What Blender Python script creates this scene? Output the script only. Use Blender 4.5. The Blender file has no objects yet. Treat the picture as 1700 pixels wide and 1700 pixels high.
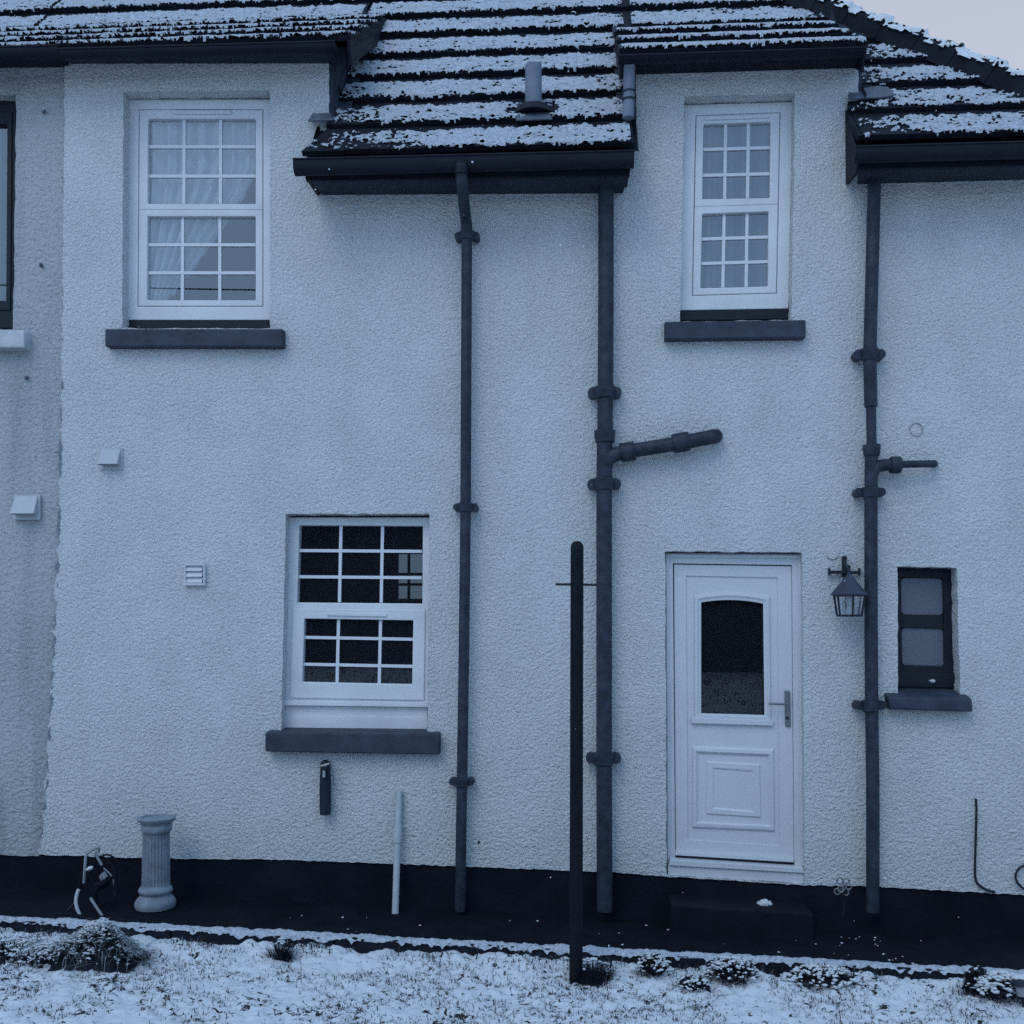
import bpy, math, random
import numpy as np
from mathutils import Vector
from mathutils.geometry import delaunay_2d_cdt

random.seed(7)
RNG = np.random.default_rng(7)
SC = bpy.context.scene
COL = SC.collection

# ------------------------------------------------------------------ camera
CAM = np.array([0.0, -7.0, 1.92])
FPX, PPX, HORIZON = 1743.0, 850.0, 1040.0
YAW, PITCH = math.radians(3.5), math.radians(1.2)
PPY = HORIZON - FPX * math.tan(PITCH)
cam_d = bpy.data.cameras.new("camera")
cam = bpy.data.objects.new("camera", cam_d)
COL.objects.link(cam)
cam.location = CAM
cam.rotation_euler = (math.pi / 2 + PITCH, 0, YAW)
cam_d.sensor_width = 36
cam_d.lens = 36 * FPX / 1700
cam_d.shift_y = (PPY - 850) / 1700
cam_d.clip_end = 2000
SC.camera = cam
_f = np.array([-math.sin(YAW) * math.cos(PITCH), math.cos(YAW) * math.cos(PITCH), math.sin(PITCH)])
_r = np.array([math.cos(YAW), math.sin(YAW), 0.0])
_u = np.cross(_r, _f)

def ray(px, py):
    return _f + _r * (px - PPX) / FPX + _u * (PPY - py) / FPX

def P(px, py, y=0.0):
    """point of the plane at depth y measured on the photograph"""
    d = ray(px, py)
    return CAM + d * ((y - CAM[1]) / d[1])

def on_plane(px, py, o, n):
    d = ray(px, py)
    return CAM + d * (np.dot(np.array(o) - CAM, n) / np.dot(d, n))

# ------------------------------------------------------------------ sky, sun, exposure
SUN_EL, SUN_AZ = math.radians(48), math.radians(205)      # azimuth from +Y clockwise: behind and left of the camera
w = bpy.data.worlds.new("World")
SC.world = w
w.use_nodes = True
nt = w.node_tree
for n in list(nt.nodes):
    nt.nodes.remove(n)
out = nt.nodes.new("ShaderNodeOutputWorld")
sky = nt.nodes.new("ShaderNodeTexSky")
sky.sky_type = 'NISHITA'
sky.sun_disc = False
sky.sun_elevation = SUN_EL
sky.sun_rotation = SUN_AZ
b1 = nt.nodes.new("ShaderNodeBackground")
b1.inputs['Strength'].default_value = 0.05
nt.links.new(sky.outputs[0], b1.inputs[0])
tc = nt.nodes.new("ShaderNodeTexCoord")
sp = nt.nodes.new("ShaderNodeSeparateXYZ")
nt.links.new(tc.outputs['Generated'], sp.inputs[0])
mr = nt.nodes.new("ShaderNodeMapRange")
mr.inputs['From Min'].default_value = 0.0
mr.inputs['From Max'].default_value = 0.6
nt.links.new(sp.outputs['Y'], mr.inputs['Value'])
mx = nt.nodes.new("ShaderNodeMix")
mx.data_type = 'RGBA'
nt.links.new(mr.outputs[0], mx.inputs['Factor'])
mx.inputs['A'].default_value = (0.220, 0.440, 0.73, 1)      # snow cloud over the garden
mx.inputs['B'].default_value = (0.38, 0.385, 0.415, 1)      # brighter cloud beyond the roof
b2 = nt.nodes.new("ShaderNodeBackground")
b2.inputs['Strength'].default_value = 1.0
nt.links.new(mx.outputs['Result'], b2.inputs[0])
ad = nt.nodes.new("ShaderNodeAddShader")
nt.links.new(b1.outputs[0], ad.inputs[0])
nt.links.new(b2.outputs[0], ad.inputs[1])
nt.links.new(ad.outputs[0], out.inputs['Surface'])

sun_d = bpy.data.lights.new("sun", 'SUN')
sun_d.energy = 0.46
sun_d.angle = math.radians(30)
sun_d.color = (1.0, 0.98, 0.95)
sun = bpy.data.objects.new("sun", sun_d)
COL.objects.link(sun)
sd = Vector((math.sin(SUN_AZ) * math.cos(SUN_EL), math.cos(SUN_AZ) * math.cos(SUN_EL), math.sin(SUN_EL)))
sun.rotation_euler = sd.to_track_quat('Z', 'Y').to_euler()
sun.location = (-4, -12, 12)

SC.view_settings.view_transform = 'Standard'
SC.view_settings.look = 'None'
SC.view_settings.gamma = 1
SC.view_settings.exposure = 0.22
SC.cycles.use_denoising = False          # keep the fine grain of the roughcast and snow
SC.cycles.sample_clamp_indirect = 3.0
SC.view_settings.use_curve_mapping = False

# ------------------------------------------------------------------ materials
def mat(name, col, rough=0.7, spec=0.3, var=0.0, vscale=4.0, bump=0.0, bscale=40.0, bdist=0.01, metal=0.0,
        col2=None, detail=4.0, octave2=0.0):
    m = bpy.data.materials.new(name)
    m.use_nodes = True
    t = m.node_tree
    b = t.nodes['Principled BSDF']
    b.inputs['Base Color'].default_value = (*col, 1)
    b.inputs['Roughness'].default_value = rough
    b.inputs['Specular IOR Level'].default_value = spec
    b.inputs['Metallic'].default_value = metal
    co = t.nodes.new("ShaderNodeTexCoord")
    if var > 0 or col2:
        nz = t.nodes.new("ShaderNodeTexNoise")
        nz.inputs['Scale'].default_value = vscale
        nz.inputs['Detail'].default_value = 6
        nz.inputs['Roughness'].default_value = 0.6
        t.links.new(co.outputs['Object'], nz.inputs['Vector'])
        rp = t.nodes.new("ShaderNodeMapRange")
        rp.inputs['From Min'].default_value = 0.35
        rp.inputs['From Max'].default_value = 0.65
        t.links.new(nz.outputs['Fac'], rp.inputs['Value'])
        mi = t.nodes.new("ShaderNodeMix")
        mi.data_type = 'RGBA'
        c2 = col2 if col2 else tuple(c * (1 - var) for c in col)
        mi.inputs['A'].default_value = (*col, 1)
        mi.inputs['B'].default_value = (*c2, 1)
        t.links.new(rp.outputs[0], mi.inputs['Factor'])
        t.links.new(mi.outputs['Result'], b.inputs['Base Color'])
    if bump > 0:
        nb = t.nodes.new("ShaderNodeTexNoise")
        nb.inputs['Scale'].default_value = bscale
        nb.inputs['Detail'].default_value = detail
        nb.inputs['Roughness'].default_value = 0.55
        t.links.new(co.outputs['Object'], nb.inputs['Vector'])
        bp = t.nodes.new("ShaderNodeBump")
        bp.inputs['Strength'].default_value = bump
        bp.inputs['Distance'].default_value = bdist
        t.links.new(nb.outputs['Fac'], bp.inputs['Height'])
        t.links.new(bp.outputs[0], b.inputs['Normal'])
    return m

def roughcast(name, col, dark, bscale, seed, grime=0.22):
    """painted harling: pebbly bumps of two sizes, with pock marks, faint rain streaks and grime patches"""
    m = bpy.data.materials.new(name)
    m.use_nodes = True
    t = m.node_tree
    L = t.links.new
    N = t.nodes.new
    b = t.nodes['Principled BSDF']
    b.inputs['Roughness'].default_value = 0.75
    b.inputs['Specular IOR Level'].default_value = 0.2
    co = N("ShaderNodeTexCoord")
    mp = N("ShaderNodeMapping")
    mp.inputs['Location'].default_value = (seed, seed * 2, 0)
    L(co.outputs['Object'], mp.inputs['Vector'])
    # stretched a little sideways, like thrown harl
    ms = N("ShaderNodeMapping")
    ms.inputs['Scale'].default_value = (0.92, 1, 1.06)
    L(mp.outputs[0], ms.inputs['Vector'])
    n1 = N("ShaderNodeTexNoise"); n1.inputs['Scale'].default_value = bscale
    n1.inputs['Detail'].default_value = 7; n1.inputs['Roughness'].default_value = 0.70
    n1.inputs['Distortion'].default_value = 0.25
    L(ms.outputs[0], n1.inputs['Vector'])
    n2 = N("ShaderNodeTexNoise"); n2.inputs['Scale'].default_value = 2.2
    n2.inputs['Detail'].default_value = 4
    L(mp.outputs[0], n2.inputs['Vector'])
    n3 = N("ShaderNodeTexVoronoi"); n3.inputs['Scale'].default_value = bscale * 0.9
    n3.feature = 'SMOOTH_F1'
    n3.inputs['Smoothness'].default_value = 0.6
    L(ms.outputs[0], n3.inputs['Vector'])
    amp = N("ShaderNodeMapRange")
    amp.inputs['From Min'].default_value = 0.3; amp.inputs['From Max'].default_value = 0.7
    amp.inputs['To Min'].default_value = 0.85; amp.inputs['To Max'].default_value = 1.12
    L(n2.outputs['Fac'], amp.inputs['Value'])
    sb = N("ShaderNodeMath"); sb.operation = 'MULTIPLY_ADD'
    L(n3.outputs['Distance'], sb.inputs[0]); sb.inputs[1].default_value = -0.38
    L(n1.outputs['Fac'], sb.inputs[2])
    mu = N("ShaderNodeMath"); mu.operation = 'MULTIPLY'
    L(sb.outputs[0], mu.inputs[0]); L(amp.outputs[0], mu.inputs[1])
    bp = N("ShaderNodeBump"); bp.inputs['Strength'].default_value = 1.0
    bp.inputs['Distance'].default_value = 0.036
    L(mu.outputs[0], bp.inputs['Height'])
    n6 = N("ShaderNodeTexNoise"); n6.inputs['Scale'].default_value = 7; n6.inputs['Detail'].default_value = 3
    L(mp.outputs[0], n6.inputs['Vector'])
    bp2 = N("ShaderNodeBump"); bp2.inputs['Strength'].default_value = 0.6; bp2.inputs['Distance'].default_value = 0.012
    L(n6.outputs['Fac'], bp2.inputs['Height']); L(bp2.outputs[0], bp.inputs['Normal'])
    L(bp.outputs[0], b.inputs['Normal'])
    # colour: clean paint, broad grime, vertical streaks, pock marks
    st = N("ShaderNodeMapping"); st.inputs['Scale'].default_value = (5, 5, 0.5)
    L(mp.outputs[0], st.inputs['Vector'])
    n4 = N("ShaderNodeTexNoise"); n4.inputs['Scale'].default_value = 1.0; n4.inputs['Detail'].default_value = 5
    L(st.outputs[0], n4.inputs['Vector'])
    r4 = N("ShaderNodeMapRange"); r4.inputs['From Min'].default_value = 0.48; r4.inputs['From Max'].default_value = 0.8
    r4.inputs['To Max'].default_value = grime
    L(n4.outputs['Fac'], r4.inputs['Value'])
    c1 = N("ShaderNodeMix"); c1.data_type = 'RGBA'
    c1.inputs['A'].default_value = (*col, 1); c1.inputs['B'].default_value = (*dark, 1)
    L(r4.outputs[0], c1.inputs['Factor'])
    n5 = N("ShaderNodeTexNoise"); n5.inputs['Scale'].default_value = bscale * 1.3; n5.inputs['Detail'].default_value = 2
    L(ms.outputs[0], n5.inputs['Vector'])
    r5 = N("ShaderNodeMapRange"); r5.inputs['From Min'].default_value = 0.62; r5.inputs['From Max'].default_value = 0.74
    r5.inputs['To Max'].default_value = 0.6
    L(n5.outputs['Fac'], r5.inputs['Value'])
    c2 = N("ShaderNodeMix"); c2.data_type = 'RGBA'
    L(c1.outputs['Result'], c2.inputs['A']); c2.inputs['B'].default_value = (dark[0] * .5, dark[1] * .5, dark[2] * .5, 1)
    L(r5.outputs[0], c2.inputs['Factor'])
    L(c2.outputs['Result'], b.inputs['Base Color'])
    return m

def glass(name, refl=0.18, rough=0.0, tint=(0.9, 0.93, 0.95), haze=0.0):
    m = bpy.data.materials.new(name)
    m.use_nodes = True
    t = m.node_tree
    t.nodes.remove(t.nodes['Principled BSDF'])
    o = t.nodes['Material Output']
    g = t.nodes.new("ShaderNodeBsdfGlossy"); g.inputs['Roughness'].default_value = rough
    g.inputs['Color'].default_value = (0.95, 0.97, 1, 1)
    tr = t.nodes.new("ShaderNodeBsdfTransparent"); tr.inputs['Color'].default_value = (*tint, 1)
    mi = t.nodes.new("ShaderNodeMixShader"); mi.inputs[0].default_value = refl
    if haze:                                   # a thin film of pale diffuse colour, painted in to lighten the dark panes
        d = t.nodes.new("ShaderNodeBsdfDiffuse"); d.inputs['Color'].default_value = (0.5, 0.55, 0.68, 1)
        m2 = t.nodes.new("ShaderNodeMixShader"); m2.inputs[0].default_value = haze
        t.links.new(tr.outputs[0], m2.inputs[1]); t.links.new(d.outputs[0], m2.inputs[2])
        t.links.new(m2.outputs[0], mi.inputs[1])
    else:
        t.links.new(tr.outputs[0], mi.inputs[1])
    t.links.new(g.outputs[0], mi.inputs[2])
    t.links.new(mi.outputs[0], o.inputs['Surface'])
    return m

def snowy_lawn():
    m = bpy.data.materials.new("snowy_lawn")
    m.use_nodes = True
    t = m.node_tree
    L = t.links.new; N = t.nodes.new
    b = t.nodes['Principled BSDF']
    b.inputs['Roughness'].default_value = 0.8
    b.inputs['Specular IOR Level'].default_value = 0.2
    co = N("ShaderNodeTexCoord")
    n1 = N("ShaderNodeTexNoise"); n1.inputs['Scale'].default_value = 24; n1.inputs['Detail'].default_value = 6
    n1.inputs['Roughness'].default_value = 0.65; n1.inputs['Distortion'].default_value = 0.8
    L(co.outputs['Object'], n1.inputs['Vector'])
    n2 = N("ShaderNodeTexNoise"); n2.inputs['Scale'].default_value = 3.5; n2.inputs['Detail'].default_value = 3
    L(co.outputs['Object'], n2.inputs['Vector'])
    a = N("ShaderNodeMath"); a.operation = 'MULTIPLY_ADD'
    L(n2.outputs['Fac'], a.inputs[0]); a.inputs[1].default_value = 0.35; L(n1.outputs['Fac'], a.inputs[2])
    r = N("ShaderNodeMapRange"); r.inputs['From Min'].default_value = 0.755; r.inputs['From Max'].default_value = 0.80
    L(a.outputs[0], r.inputs['Value'])
    c = N("ShaderNodeMix"); c.data_type = 'RGBA'
    c.inputs['A'].default_value = (0.61, 0.63, 0.66, 1); c.inputs['B'].default_value = (0.022, 0.024, 0.024, 1)
    L(r.outputs[0], c.inputs['Factor']); L(c.outputs['Result'], b.inputs['Base Color'])
    n3 = N("ShaderNodeTexNoise"); n3.inputs['Scale'].default_value = 70; n3.inputs['Detail'].default_value = 3
    L(co.outputs['Object'], n3.inputs['Vector'])
    bp = N("ShaderNodeBump"); bp.inputs['Strength'].default_value = 0.8; bp.inputs['Distance'].default_value = 0.006
    L(n3.outputs['Fac'], bp.inputs['Height']); L(bp.outputs[0], b.inputs['Normal'])
    return m

M = dict(
    wall=roughcast("white_roughcast", (0.80, 0.81, 0.82), (0.56, 0.57, 0.58), 52, 0),
    wall2=roughcast("grey_white_roughcast", (0.56, 0.57, 0.59), (0.32, 0.34, 0.37), 38, 11, 0.75),
    plinth=mat("black_masonry_paint", (0.01, 0.0125, 0.022), 0.85, 0.12, var=0.5, vscale=3, bump=0.6, bscale=40),
    upvc=mat("white_plastic", (0.68, 0.69, 0.71), 0.35, 0.4, var=0.12, vscale=3),
    door=mat("white_door", (0.60, 0.61, 0.64), 0.4, 0.4, var=0.07, vscale=2),
    bars=mat("glazing_bar_white", (0.66, 0.67, 0.70), 0.4, 0.3),
    sill=mat("grey_sill_paint", (0.042, 0.055, 0.083), 0.6, 0.3, var=0.4, vscale=9, bump=0.3, bscale=60),
    sill_white=mat("white_sill_paint", (0.6, 0.61, 0.63), 0.6, 0.3, var=0.3, vscale=7, bump=0.2, bscale=60),
    black_wood=mat("black_painted_wood", (0.012, 0.015, 0.025), 0.5, 0.25, var=0.3, vscale=10, bump=0.2, bscale=50),
    tile=mat("wet_concrete_tile", (0.012, 0.015, 0.025), 0.8, 0.18, var=0.5, vscale=7, bump=0.5, bscale=70),
    gutter=mat("black_gutter_plastic", (0.011, 0.014, 0.024), 0.6, 0.2, var=0.3, vscale=6),
    soffit=mat("dark_soffit_board", (0.032, 0.04, 0.06), 0.7, 0.2, var=0.3, vscale=4),
    lead=mat("weathered_lead", (0.12, 0.14, 0.18), 0.6, 0.3, var=0.4, vscale=14, bump=0.4, bscale=40),
    cheek=mat("dark_felt_cheek", (0.045, 0.055, 0.08), 0.8, 0.2, var=0.4, vscale=8, bump=0.4, bscale=30),
    pipe=mat("dark_grey_pipe_paint", (0.036, 0.046, 0.07), 0.5, 0.25, var=0.55, vscale=14, bump=0.35, bscale=70),
    ventpipe=mat("grey_vent_pipe", (0.18, 0.21, 0.27), 0.6, 0.3, var=0.25, vscale=9),
    snow=mat("snow", (0.64, 0.66, 0.69), 0.75, 0.2, var=0.06, vscale=40, bump=0.6, bscale=120, bdist=0.004),
    snow_thin=mat("thin_wet_snow", (0.52, 0.55, 0.60), 0.8, 0.15, col2=(0.30, 0.33, 0.38), vscale=55, bump=0.8, bscale=110, bdist=0.006),
    path=mat("wet_dark_paving", (0.007, 0.009, 0.016), 0.85, 0.12, var=0.5, vscale=5, bump=0.4, bscale=60),
    kerb=mat("dark_kerb_stone", (0.012, 0.014, 0.023), 0.85, 0.2, var=0.5, vscale=9, bump=0.7, bscale=35),
    lawn=snowy_lawn(),
    grass=mat("frosted_grass", (0.026, 0.031, 0.042), 0.8, 0.2, var=0.5, vscale=20),
    grass_pale=mat("frosted_pale_grass", (0.25, 0.27, 0.29), 0.8, 0.2, var=0.5, vscale=20),
    leaf=mat("dark_winter_foliage", (0.018, 0.022, 0.032), 0.8, 0.2, var=0.5, vscale=20),
    post=mat("black_post_paint", (0.008, 0.01, 0.018), 0.7, 0.15, var=0.4, vscale=14, bump=0.4, bscale=50),
    stone=mat("cast_stone", (0.26, 0.29, 0.34), 0.85, 0.2, var=0.35, vscale=12, bump=0.4, bscale=70),
    plastic=mat("white_pipe_plastic", (0.47, 0.49, 0.52), 0.45, 0.35, var=0.12, vscale=8),
    lag=mat("dark_foam_lagging", (0.028, 0.036, 0.055), 0.9, 0.1, var=0.3, vscale=20, bump=0.3, bscale=80),
    brass=mat("old_tap_metal", (0.25, 0.25, 0.26), 0.4, 0.4, metal=0.7),
    steel=mat("brushed_handle_steel", (0.22, 0.23, 0.25), 0.4, 0.4, metal=0.8),
    iron=mat("black_iron", (0.012, 0.015, 0.024), 0.55, 0.3),
    ironroof=mat("dark_lantern_roof", (0.042, 0.052, 0.078), 0.6, 0.3),
    hose=mat("grey_hose", (0.30, 0.31, 0.33), 0.5, 0.3, var=0.2, vscale=10),
    solar=mat("grey_solar_plastic", (0.24, 0.25, 0.27), 0.5, 0.3),
    glass=glass("window_glass", 0.17),
    glass_dark=glass("dark_room_glass", 0.055, haze=0.018),
    glass_rear=glass("rear_dimming_glass", 0.1, 0.0, (0.10, 0.14, 0.20)),
    glass_lamp=glass("lantern_glass", 0.10),
    frost=mat("obscured_glass", (0.11, 0.125, 0.155), 0.3, 0.5, bump=0.5, bscale=80),
    net=mat("net_curtain", (0.38, 0.40, 0.44), 0.9, 0.1),
    room=mat("dark_room", (0.08, 0.10, 0.14), 0.9, 0.1),
    room_pale=mat("dim_room", (0.12, 0.125, 0.14), 0.9, 0.1),
    hedge=mat("dark_conifer_hedge", (0.045, 0.055, 0.08), 0.9, 0.1, var=0.6, vscale=2),
    dirt=mat("dead_flower", (0.25, 0.26, 0.28), 0.8, 0.2, var=0.6, vscale=30),
    joint=mat("broken_render", (0.30, 0.33, 0.38), 0.9, 0.1, var=0.6, vscale=60, bump=0.8, bscale=90),
    white_disc=mat("white_plastic_disc", (0.72, 0.73, 0.75), 0.5, 0.3),
)

# ------------------------------------------------------------------ helpers
WLOC = {}

def tag(o, label=None, cat=None, group=None, kind=None):
    if label: o['label'] = label
    if cat: o['category'] = cat
    if group: o['group'] = group
    if kind: o['kind'] = kind
    return o

def empty(name, loc, label, cat, group=None):
    o = bpy.data.objects.new(name, None)
    COL.objects.link(o)
    o.empty_display_size = 0.1
    o.location = loc
    WLOC[o.name] = np.array(loc, float)
    return tag(o, label, cat, group)

def mesh(name, verts, faces, m, parent=None, smooth=False, bevel=0.0, loc=None):
    """one mesh object from world coordinates"""
    V = np.asarray(verts, float).reshape(-1, 3)
    pl = WLOC[parent.name] if parent else np.zeros(3)
    wl = pl if loc is None else np.array(loc, float)
    me = bpy.data.meshes.new(name)
    me.from_pydata((V - wl).tolist(), [], [tuple(int(i) for i in f) for f in faces])
    me.materials.append(m)
    if smooth:
        me.polygons.foreach_set('use_smooth', [True] * len(me.polygons))
    me.update()
    o = bpy.data.objects.new(name, me)
    COL.objects.link(o)
    o.parent = parent
    o.location = wl - pl
    WLOC[o.name] = wl
    if bevel:
        b = o.modifiers.new("bevel", 'BEVEL')
        b.width = bevel; b.segments = 2; b.limit_method = 'ANGLE'; b.angle_limit = math.radians(40)
    return o

class MB:
    def __init__(s): s.v = []; s.f = []
    def add(s, v, f):
        k = len(s.v)
        s.v.extend([tuple(p) for p in v]); s.f.extend([tuple(i + k for i in q) for q in f])
        return s
    def quadbox(s, q, yf, yb):
        """q: photo corners TL TR BR BL of the front face at depth yf, pushed straight back to yb"""
        a = [P(x, y, yf) for x, y in q]
        v = a + [np.array((p[0], yb, p[2])) for p in a]
        return s.add(v, [(0, 3, 2, 1), (4, 5, 6, 7), (0, 1, 5, 4), (1, 2, 6, 5), (2, 3, 7, 6), (3, 0, 4, 7)])
    def rect(s, x0, y0, x1, y1, yf, yb):
        return s.quadbox([(x0, y0), (x1, y0), (x1, y1), (x0, y1)], yf, yb)
    def ring(s, qo, qi, yf, yb):
        o = [P(x, y, yf) for x, y in qo]; i = [P(x, y, yf) for x, y in qi]
        v = o + i + [np.array((p[0], yb, p[2])) for p in o + i]
        f = []
        for k in range(4):
            n = (k + 1) % 4
            f += [(k, k + 4, n + 4, n), (k + 8, n + 8, n + 12, k + 12), (k, n, n + 8, k + 8), (k + 4, k + 12, n + 12, n + 4)]
        return s.add(v, f)
    def box(s, lo, hi):
        x0, y0, z0 = lo; x1, y1, z1 = hi
        v = [(x0, y0, z0), (x1, y0, z0), (x1, y1, z0), (x0, y1, z0), (x0, y0, z1), (x1, y0, z1), (x1, y1, z1), (x0, y1, z1)]
        return s.add(v, [(0, 3, 2, 1), (4, 5, 6, 7), (0, 1, 5, 4), (1, 2, 6, 5), (2, 3, 7, 6), (3, 0, 4, 7)])
    def tube(s, pts, rad, n=16, caps=True):
        pts = [np.array(p, float) for p in pts]
        rad = [rad] * len(pts) if np.isscalar(rad) else rad
        k = len(s.v); ref = None
        for i, p in enumerate(pts):
            d = pts[min(i + 1, len(pts) - 1)] - pts[max(i - 1, 0)]
            d = d / (np.linalg.norm(d) + 1e-9)
            if ref is None:
                ref = np.array((1., 0, 0)) if abs(d[0]) < 0.9 else np.array((0, 1., 0))
            a = ref - d * np.dot(ref, d); a /= np.linalg.norm(a) + 1e-9; ref = a
            b = np.cross(d, a)
            for j in range(n):
                t = 2 * math.pi * j / n
                s.v.append(tuple(p + (a * math.cos(t) + b * math.sin(t)) * rad[i]))
        for i in range(len(pts) - 1):
            for j in range(n):
                j2 = (j + 1) % n
                s.f.append((k + i * n + j, k + i * n + j2, k + (i + 1) * n + j2, k + (i + 1) * n + j))
        if caps:
            s.f.append(tuple(k + j for j in reversed(range(n))))
            e = k + (len(pts) - 1) * n
            s.f.append(tuple(e + j for j in range(n)))
        return s
    def lathe(s, c, prof, n=48, mod=None):
        k = len(s.v)
        for r, z in prof:
            for j in range(n):
                t = 2 * math.pi * j / n
                rr = r if mod is None else r * mod(t, z)
                s.v.append((c[0] + rr * math.cos(t), c[1] + rr * math.sin(t), c[2] + z))
        for i in range(len(prof) - 1):
            for j in range(n):
                j2 = (j + 1) % n
                s.f.append((k + i * n + j, k + i * n + j2, k + (i + 1) * n + j2, k + (i + 1) * n + j))
        s.f.append(tuple(k + j for j in reversed(range(n))))
        e = k + (len(prof) - 1) * n
        s.f.append(tuple(e + j for j in range(n)))
        return s
    def build(s, name, m, parent=None, smooth=False, bevel=0.0, loc=None):
        return mesh(name, s.v, s.f, m, parent, smooth, bevel, loc)

def smooth_angle(o, deg=40):
    me = o.data
    me.polygons.foreach_set('use_smooth', [True] * len(me.polygons))
    me.update()
    try:
        me.set_sharp_from_angle(angle=math.radians(deg))
    except Exception:
        pass
    return o

def spline(pts, n=10):
    pts = [np.array(p, float) for p in pts]
    P_ = [2 * pts[0] - pts[1]] + pts + [2 * pts[-1] - pts[-2]]
    r = []
    for i in range(1, len(P_) - 2):
        for k in range(n):
            t = k / n
            a, b, c, d = P_[i - 1:i + 3]
            r.append(0.5 * (2 * b + (c - a) * t + (2 * a - 5 * b + 4 * c - d) * t * t + (3 * b - a - 3 * c + d) * t ** 3))
    r.append(pts[-1])
    return r

def vnoise(x, y, seed=0):
    xi = np.floor(x).astype(np.int64); yi = np.floor(y).astype(np.int64)
    fx = x - xi; fy = y - yi
    fx = fx * fx * (3 - 2 * fx); fy = fy * fy * (3 - 2 * fy)
    def h(a, b):
        n = (a * 374761393 + b * 668265263 + seed * 982451653) & 0xFFFFFFFF
        n = ((n ^ (n >> 13)) * 1274126177) & 0xFFFFFFFF
        return ((n ^ (n >> 16)) & 0xFFFFFF) / float(0xFFFFFF)
    a = h(xi, yi) * (1 - fx) + h(xi + 1, yi) * fx
    b = h(xi, yi + 1) * (1 - fx) + h(xi + 1, yi + 1) * fx
    return a * (1 - fy) + b * fy

def fbm(x, y, seed=0, o=4, g=0.55):
    r = 0; a = 1; t = 0
    for i in range(o):
        r = r + a * vnoise(x * 2 ** i, y * 2 ** i, seed + i * 17); t += a; a *= g
    return r / t

def sstep(a, b, x):
    t = np.clip((x - a) / (b - a), 0, 1)
    return t * t * (3 - 2 * t)

def lerpq(q, u, v):
    (a, b, c, d) = [np.array(p, float) for p in q]
    return (a * (1 - u) + b * u) * (1 - v) + (d * (1 - u) + c * u) * v

def subq(q, u0, v0, u1, v1):
    return [tuple(lerpq(q, u0, v0)), tuple(lerpq(q, u1, v0)), tuple(lerpq(q, u1, v1)), tuple(lerpq(q, u0, v1))]

def R4(x0, y0, x1, y1):
    return [(x0, y0), (x1, y0), (x1, y1), (x0, y1)]

def ground_z(x):
    return -0.034 * np.clip(x, -6, 6)

def blob(mb, c, r, n=10, seed=0, flat=0.6, ax=1.0):
    """an uneven flattened lump"""
    rr = random.Random(seed)
    k = len(mb.v); rows = 5
    ph = rr.random() * 6; az = rr.random() * 3.14 if ax != 1 else 0; ca, sa = math.cos(az), math.sin(az)
    for i in range(rows + 1):
        a = -math.pi / 2 + math.pi * i / rows
        for j in range(n):
            t = 2 * math.pi * j / n
            q = r * (0.8 + 0.25 * math.sin(3 * t + ph + i) + 0.15 * rr.random())
            ux, uy = q * math.cos(a) * math.cos(t) * ax, q * math.cos(a) * math.sin(t)
            mb.v.append((c[0] + ux * ca - uy * sa, c[1] + ux * sa + uy * ca, c[2] + q * flat * math.sin(a) + ux * .25 * math.sin(ph)))
    for i in range(rows):
        for j in range(n):
            j2 = (j + 1) % n
            mb.f.append((k + i * n + j, k + i * n + j2, k + (i + 1) * n + j2, k + (i + 1) * n + j))

# ================================================================== SETTING: ground
KERB_Y = -0.93
def ground():
    xs = np.concatenate([np.linspace(-200, -4, 12)[:-1], np.arange(-4, 4.4, 0.016), np.linspace(4.4, 200, 12)[1:]])
    ys = np.concatenate([[-300., -120, -60, -40, -31, -28, -24, -20, -16, -12, -9, -6, -4, -3], np.arange(-2.4, KERB_Y - 0.05, 0.014), [KERB_Y - 0.03]])
    X, Y = np.meshgrid(xs, ys)
    fine = ((np.abs(X) < 4.4) & (Y > -2.4)).astype(float)
    H = (fbm(X * 7, Y * 7, 3, 3) - 0.5) * 0.05 + (fbm(X * 32, Y * 32, 9, 3) - 0.5) * 0.045
    bank = 0.05 * sstep(-1.35, -1.0, Y) * (fbm(X * 2.5, Y * 2.5, 21, 3)) * 2 - 0.045 * sstep(-1.10, -0.97, Y) * (fbm(X * 9, Y * 3, 5, 2))
    Z = 0.5 * sstep(-8, -28, Y) + ground_z(X) - 0.015 + H * fine + bank * fine
    nx, ny = len(xs), len(ys)
    V = np.stack([X, Y, Z], -1).reshape(-1, 3)
    idx = np.arange(nx * ny).reshape(ny, nx)
    F = np.stack([idx[:-1, :-1], idx[:-1, 1:], idx[1:, 1:], idx[1:, :-1]], -1).reshape(-1, 4)
    return tag(mesh("lawn", V, F, M['lawn'], smooth=True), kind='structure'), (lambda x, y: float(
        ground_z(x) - 0.015 + (fbm(np.array([x * 7.]), np.array([y * 7.]), 3, 3)[0] - 0.5) * 0.05 +
        (0.05 * sstep(-1.35, -1.0, y) * fbm(np.array([x * 2.5]), np.array([y * 2.5]), 21, 3)[0] * 2)))
lawn, lawn_z = ground()

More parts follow.
